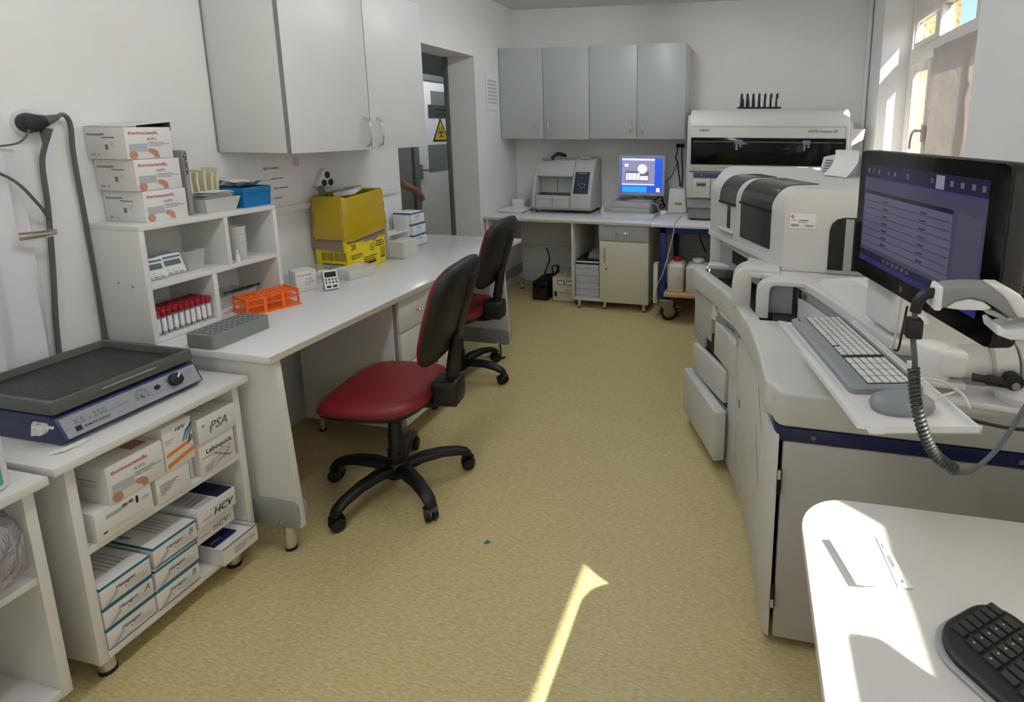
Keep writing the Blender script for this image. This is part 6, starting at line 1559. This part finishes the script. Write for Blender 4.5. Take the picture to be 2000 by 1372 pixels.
lv = part(t, 'lever', MB().tube([(.50, 1.315, .953), (.53, 1.312, .951), (.575, 1.31, .948)], [.009]*6+[.012]*7, 10, 6).cyl((.578, 1.32, .955), (.578, 1.298, .955), .019, n=16), BLACK, world=True)
part(lv, 'lever_pin', MB().cyl((.580, 1.299, .948), (.580, 1.294, .948), .009, n=12), STEEL, world=True)
for k in range(3): prints(t, 'print', (.60, 1.314, .962-.0095*k), X, Z, [(0, 0, .06, .0035)], INKR if k == 0 else INKG)
part(t, 'mounting_post', MB().cyl((.80, 1.42, .945), (.80, 1.42, 1.08), .03, n=16).box(.75, .86, 1.38, 1.56, .9405, .952), WHITEP, bevel=.003, world=True)
single('loose_cable', MB().tube([(.40, 1.295, .905), (.46, 1.285, .875), (.56, 1.28, .858), (.66, 1.28, .862), (.74, 1.285, .875), (.84, 1.29, .90)], .004), BLACK, 'thin black cable sagging under the support arm', 'cable')
single('loose_cable', MB().tube([(.385, 1.44, 1.07), (.383, 1.455, 1.0), (.379, 1.46, .95), (.378, 1.49, .935)], .003), BLACK, 'black cable dropping from the large monitor to the tray', 'cable')
single('loose_cable', MB().tube([(.376, 1.46, 1.08), (.373, 1.47, 1.0), (.370, 1.475, .95), (.368, 1.50, .936)], .003), CABLEW, 'white cable dropping from the large monitor to the tray', 'cable')
single('loose_cable', MB().tube([(.40, 1.30, .944), (.43, 1.28, .95), (.455, 1.24, .945), (.46, 1.20, .932)], .003), CABLEW, 'short white cable looping at the back corner of the keyboard tray', 'cable')

# hand scanner in its holder
t = thing('barcode_scanner', 'white and grey barcode scanner hanging in a white holder', 'scanner', (.39, 1.03, 1.15))
YS = 1.03
SG = mat('scanner_grey', (138, 138, 138), .5)
topc = [(0.3137, 1.1964), (0.3192, 1.2341), (0.3349, 1.2397), (0.3634, 1.2433), (0.3937, 1.2443), (0.4121, 1.2351), (0.4379, 1.2075), (0.4453, 1.19), (0.4324, 1.1872), (0.4121, 1.2019), (0.391, 1.2148), (0.368, 1.2203), (0.345, 1.213), (0.3293, 1.1983)]
part(t, 'grip', MB().prismy(topc, YS-.022, YS+.022), SG, bevel=.007, seg=3, world=True)
part(t, 'head', MB().prismy([(0.3937, 1.2443), (0.4158, 1.2443), (0.4397, 1.2314), (0.4572, 1.2093), (0.4526, 1.1918), (0.4397, 1.1927), (0.4186, 1.224)], YS-.027, YS+.027), WHITEP, bevel=.007, seg=3, world=True)
part(t, 'under_grip', MB().prismy([(0.3293, 1.1983), (0.345, 1.2121), (0.368, 1.2185), (0.3882, 1.2148), (0.4048, 1.2038), (0.391, 1.1983), (0.3588, 1.1964)], YS-.018, YS+.018), WHITEP, bevel=.005, world=True)
part(t, 'butt', MB().prismy([(0.3109, 1.1946), (0.3165, 1.236), (0.3238, 1.2378), (0.3238, 1.1946)], YS-.024, YS+.024), WHITEP, bevel=.006, world=True)
part(t, 'trigger', MB().prismy([(0.391, 1.2019), (0.4094, 1.1983), (0.4324, 1.1872), (0.4287, 1.1799), (0.4121, 1.1872), (0.3956, 1.1927)], YS-.014, YS+.014), MACHG, bevel=.003, world=True)
part(t, 'sleeve', MB().tube([(0.3183, YS, 1.2203), (0.3036, YS, 1.2167), (0.2925, YS, 1.2038), (0.2889, YS, 1.1826)], .0095, 10, 5), BLACK, world=True)
part(t, 'cable', MB().tube([(0.2889, YS, 1.1826), (0.2889, YS, 1.1412), (0.2962, YS, 1.0952), (0.2981, YS, 1.0676)], .005), CABLE, world=True)
part(t, 'cable_clip', MB().box(.275, .302, YS-.014, YS+.014, 1.1366, 1.1716), BLACK, world=True, bevel=.004)
# coiled cable
coil = []
path = [Vector(p) for p in ((0.2925, YS-.01, 1.0823), (0.2981, YS-.02, 1.0308), (0.3128, YS-.03, 0.9756), (0.3358, YS-.035, 0.9342), (0.3726, YS-.035, 0.9085))]
E_ = [path[0]*2-path[1]]+path+[path[-1]*2-path[-2]]
def cr(u):
    k = min(int(u), len(path)-2); f_ = u-k; a, b, c, d = E_[k:k+4]
    return .5*((2*b)+(c-a)*f_+(2*a-5*b+4*c-d)*f_*f_+(3*b-a-3*c+d)*f_**3)
NT = 30
for i in range(NT*9+1):
    u = (len(path)-1)*i/(NT*9); p = cr(u); q = cr(min(u+.02, len(path)-1.001)); d_ = (q-p).normalized() if (q-p).length > 1e-6 else Vector((1, 0, -.3)).normalized()
    a = d_.cross(Y).normalized(); b = d_.cross(a); th = 2*math.pi*i/9
    coil.append(p+(a*math.cos(th)+b*math.sin(th))*.0085)
part(t, 'coiled_cable', MB().tube(coil, .0031, 5, 0), COILG, world=True, smooth=60)
part(t, 'tail_cable', MB().tube([(0.3726, YS-.035, 0.9085), (0.3588, YS-.036, 0.9066), (0.3956, YS-.03, 0.9094), (0.4416, YS-.01, 0.948), (0.4876, YS+.02, 1.0124), (0.5336, YS+.06, 1.0676)], .0042), CABLE, world=True)
part(t, 'holder_cup', MB().prismy([(0.4048, 1.178), (0.4094, 1.1615), (0.4324, 1.1541), (0.4646, 1.1578), (0.4802, 1.178), (0.4802, 1.224), (0.471, 1.224), (0.4673, 1.1918), (0.4508, 1.1762), (0.4195, 1.1707), (0.4121, 1.1799)], YS-.03, YS+.03), WHITEP, bevel=.004, seg=3, world=True)
part(t, 'holder_arm', MB().tube([(0.46, YS+.02, 1.1578), (0.4876, YS+.06, 1.132), (0.552, YS+.16, 1.1044), (0.644, YS+.25, 1.0952)], .012), WHITEP, world=True)

# ================================================================== foreground table
t = thing('side_table', 'white table with a rounded corner in the right foreground', 'table', (.50, .3, 0))
tb = [(.62+.25, 1.116), (.87, -.6), (.135, -.6), (.120, 1.0)] + [(.22-.10*math.cos(a), 1.0+.104*math.sin(a)) for a in [math.pi/2*k/10 for k in range(1, 11)]]
part(t, 'top', MB().prism(tb, .725, .75), mat('table_white', (212, 212, 210), .22), bevel=.003, world=True)
part(t, 'side_panel', MB().box(.152, .170, -.58, .84, .0, .725), MELA, bevel=.001, world=True)
part(t, 'back_panel', MB().box(.17, .86, .78, .798, .12, .725), MELA, bevel=.001, world=True)
# black keyboard lying askew
BK = mat('key_black', (26, 26, 28), .5)
kd = Vector((.62, -.785)); ang2 = math.atan2(kd.y, kd.x)
t = thing('keyboard', 'black curved keyboard lying askew on the foreground table', 'keyboard', (.462, .660, .7505), ang2)
def kring(z, s_, sy): return [(a*s_, b*sy+.018*(a/.22)**2, z) for a, b in rect(-.215, .215, -.076, .076, .05, 7)]
part(t, 'palm_base', MB().loft([kring(0, 1.03, 1.09), kring(.004, 1.03, 1.09), kring(.007, 1.01, 1.04)]), mat('grey_trim', (150, 150, 152), .35), smooth=40)
part(t, 'case', MB().loft([kring(.006, 1.0, 1.0), kring(.014, .995, .99), kring(.018, .965, .93)]), BLACK, smooth=40)
for j in range(6):
    for i in range(15):
        a = -.192+.0257*i; b = -.034+.0172*j+.018*(a/.22)**2
        if j == 0 and 4 <= i <= 8 and i != 6: continue
        w0, w1 = (a-.0118, a+.0118)
        if j == 0 and i == 6: w0, w1 = a-.062, a+.062
        k_ = part(t, 'key', MB().loft([[(x, y, .0165) for x, y in rect(w0, w1, b-.0078, b+.0078, .002, 2)], [(x, y, .0215) for x, y in rect(w0+.0018, w1-.0018, b-.0062, b+.0062, .002, 2)]]), BK, smooth=0)
        if (i*7+j*3) % 3 != 0 and j < 5:
            part(k_, 'key_mark', MB().quad((a-.004, b, .0219), (a-.001, b, .0219), (a-.001, b+.003, .0219), (a-.004, b+.003, .0219)), INKL, smooth=0, recalc=False)
# second screen, unseen and added so its shadow falls across the sunlit corner
t = thing('computer_monitor', 'added unseen black monitor at the right end of the foreground table', 'monitor', (.66, .16, .7505))
part(t, 'case', MB().prismx(rect(-.11, .4345, .955, 1.308, .022, 5), .615, .655), BLACK, bevel=.004, world=True)
part(t, 'screen', MB().box(.6135, .6155, -.09, .415, .985, 1.285), BLACKG, world=True, smooth=0)
part(t, 'neck', MB().box(.655, .68, .12, .20, .765, 1.10), BLACK, bevel=.004, world=True)
part(t, 'foot', MB().prism(rect(.60, .78, .03, .29, .03, 4), .7505, .767), BLACK, bevel=.003, world=True)
# slips on the table
def curled(name, label, pts, z, m_=PAPER, lift=.0):
    mb = MB(); a, b, c, d = [Vector(p) for p in pts]
    mb.sheet([[tuple((a+(b-a)*u+(d-a+((c-b)-(d-a))*u)*v))+(z+lift*(1-u)**2*1.0,) for v in (0, .5, 1)] for u in (0, .15, .3, .5, .75, 1)])
    return single(name, mb, m_, label, 'paper', smooth=60)
o1 = curled('paper_sheet', 'white paper sheet curling up on the sunlit corner of the table', ((.163, .965), (.250, 1.004), (.262, .890), (.195, .862)), .7512, PAPER, .012)
o2 = curled('paper_sheet', 'white printed form beside the black keyboard', ((.2525, 1.000), (.262, 1.002), (.288, .888), (.264, .884)), .7520, PAPER, .0)
prints(o2, 'print', (.256, .985, .7526), (.12, -.99, 0), (.99, .12, 0), [(.002, .001, .012, .002), (.03, .001, .028, .0014), (.03, .0035, .03, .0014), (.03, .006, .026, .0014), (.085, .006, .006, .003)], INKG)
prints(o1, 'print', (.205, .915, .7524), (.4, -.9, 0), (.9, .4, 0), [(.0, .0, .012, .003), (.0, .006, .006, .003), (.008, .008, .008, .004), (-.06, .03, .01, .003)], INKG)
single('floor_scrap', MB().prism([(-.905, 1.652), (-.888, 1.650), (-.884, 1.664), (-.9, 1.668)], .0005, .003), mat('teal_scrap', (34, 120, 110), .5), 'tiny teal scrap on the floor in the middle of the aisle', 'scrap', smooth=0)
# ================================================================== person in the corridor, forearm showing past the door jamb
def skin_mesh(name, joints, edges, subd=2):
    """joints: list of (pos, radius_x, radius_y)"""
    me = bpy.data.meshes.new(name)
    me.from_pydata([j[0] for j in joints], edges, [])
    ob = bpy.data.objects.new(name, me); col.objects.link(ob)
    sm = ob.modifiers.new('skin', 'SKIN'); sm.use_smooth_shade = True
    if not me.skin_vertices:
        bpy.context.view_layer.objects.active = ob
    for k, j in enumerate(joints):
        sv = me.skin_vertices[0].data[k]; sv.radius = (j[1], j[2]); sv.use_root = (k == 0)
    ss = ob.modifiers.new('sub', 'SUBSURF'); ss.levels = subd; ss.render_levels = subd
    bpy.context.view_layer.update()
    out_ = bpy.data.meshes.new_from_object(ob.evaluated_get(bpy.context.evaluated_depsgraph_get()))
    bpy.data.objects.remove(ob)
    return out_
SKIN = mat('skin', (150, 108, 86), .55); CLOTH = mat('dark_scrubs', (52, 58, 70), .85); HAIR = mat('dark_hair', (30, 24, 20), .6)
PXc, PYc = -2.95, 3.72
J = [((PXc, PYc, .95), .15, .12), ((PXc, PYc+.01, 1.15), .145, .115), ((PXc, PYc+.01, 1.34), .16, .12), ((PXc, PYc+.02, 1.47), .055, .055), ((PXc, PYc+.035, 1.55), .07, .085), ((PXc, PYc+.04, 1.64), .075, .09), ((PXc, PYc+.03, 1.71), .05, .06),
     ((PXc+.17, PYc+.01, 1.38), .06, .06), ((PXc+.19, PYc+.14, 1.20), .046, .046), ((PXc+.16, PYc+.30, 1.06), .037, .037), ((PXc+.11, PYc+.46, 1.005), .030, .033), ((PXc+.10, PYc+.56, .975), .022, .028), ((PXc+.10, PYc+.60, .955), .020, .036), ((PXc+.10, PYc+.64, .925), .014, .038),
     ((PXc-.17, PYc, 1.38), .06, .06), ((PXc-.22, PYc-.02, 1.12), .043, .043), ((PXc-.22, PYc+.06, .88), .032, .032), ((PXc-.22, PYc+.09, .79), .022, .038),
     ((PXc+.09, PYc, .86), .09, .09), ((PXc+.10, PYc+.02, .48), .06, .06), ((PXc+.10, PYc-.02, .09), .042, .042), ((PXc+.11, PYc+.12, .04), .04, .034),
     ((PXc-.09, PYc, .86), .09, .09), ((PXc-.10, PYc+.0, .48), .06, .06), ((PXc-.10, PYc-.06, .09), .042, .042), ((PXc-.11, PYc+.08, .04), .04, .034)]
ED = [(0, 1), (1, 2), (2, 3), (3, 4), (4, 5), (5, 6), (2, 7), (7, 8), (8, 9), (9, 10), (10, 11), (11, 12), (12, 13), (2, 14), (14, 15), (15, 16), (16, 17), (0, 18), (18, 19), (19, 20), (20, 21), (0, 22), (22, 23), (23, 24), (24, 25)]
# fingers of the reaching hand: five chains of unequal length, gently curled
base = len(J)
hand = Vector((PXc+.10, PYc+.64, .925)); fw = Vector((0, .55, -.83)).normalized(); cu = Vector((0, -.6, -.8)).normalized(); sd_ = Vector((1, 0, 0))
for off, L_, r_ in ((-.030, .062, .0082), (-.010, .075, .0088), (.011, .078, .0088), (.031, .066, .0085)):
    p0 = hand+sd_*off+fw*.004; p1 = p0+fw*L_*.45; p2 = p1+(fw*.8+cu*.35).normalized()*L_*.32; p3 = p2+(fw*.55+cu*.75).normalized()*L_*.25
    k = len(J); J += [(tuple(p0), r_, r_), (tuple(p1), r_*.95, r_*.95), (tuple(p2), r_*.88, r_*.88), (tuple(p3), r_*.72, r_*.72)]
    ED += [(13, k), (k, k+1), (k+1, k+2), (k+2, k+3)]
p0 = Vector((PXc+.10, PYc+.605, .95))+sd_*(-.034); p1 = p0+Vector((-.022, .030, -.020)); p2 = p1+Vector((-.004, .026, -.022))
k = len(J); J += [(tuple(p0), .012, .012), (tuple(p1), .0105, .0105), (tuple(p2), .0085, .0085)]; ED += [(12, k), (k, k+1), (k+1, k+2)]
person = thing('person', 'person in dark clothing beyond the doorway reaching out one forearm', 'person', (PXc, PYc, 0))
try:
    me = skin_mesh('body', J, ED)
except Exception:
    me = None
if me is not None:
    me.transform(Matrix.Translation((-PXc, -PYc, 0)))
    me.materials.clear(); me.materials.append(CLOTH); me.materials.append(SKIN)
    for p in me.polygons:
        c = p.center; p.use_smooth = True
        fore = c.y > .17 and c.z > .8 and c.x > 0
        p.material_index = 1 if (fore or c.z > 1.44 or (c.x < -.17 and c.z < .92 and c.z > .7)) else 0
    o = bpy.data.objects.new('body', me); col.objects.link(o); o.parent = person
    hair = MB(); rr = []
    for i in range(7):
        a = math.pi/2*i/6
        rr.append([(.088*math.cos(a)*math.cos(2*math.pi*k_/18), -.012+.03+.10*math.cos(a)*math.sin(2*math.pi*k_/18)-.012, 1.645+.10*math.sin(a)+(0.03 if math.sin(2*math.pi*k_/18) > .5 else -.03)*math.cos(a)) for k_ in range(18)])
    part(person, 'hair', hair.loft(rr), HAIR, smooth=60)
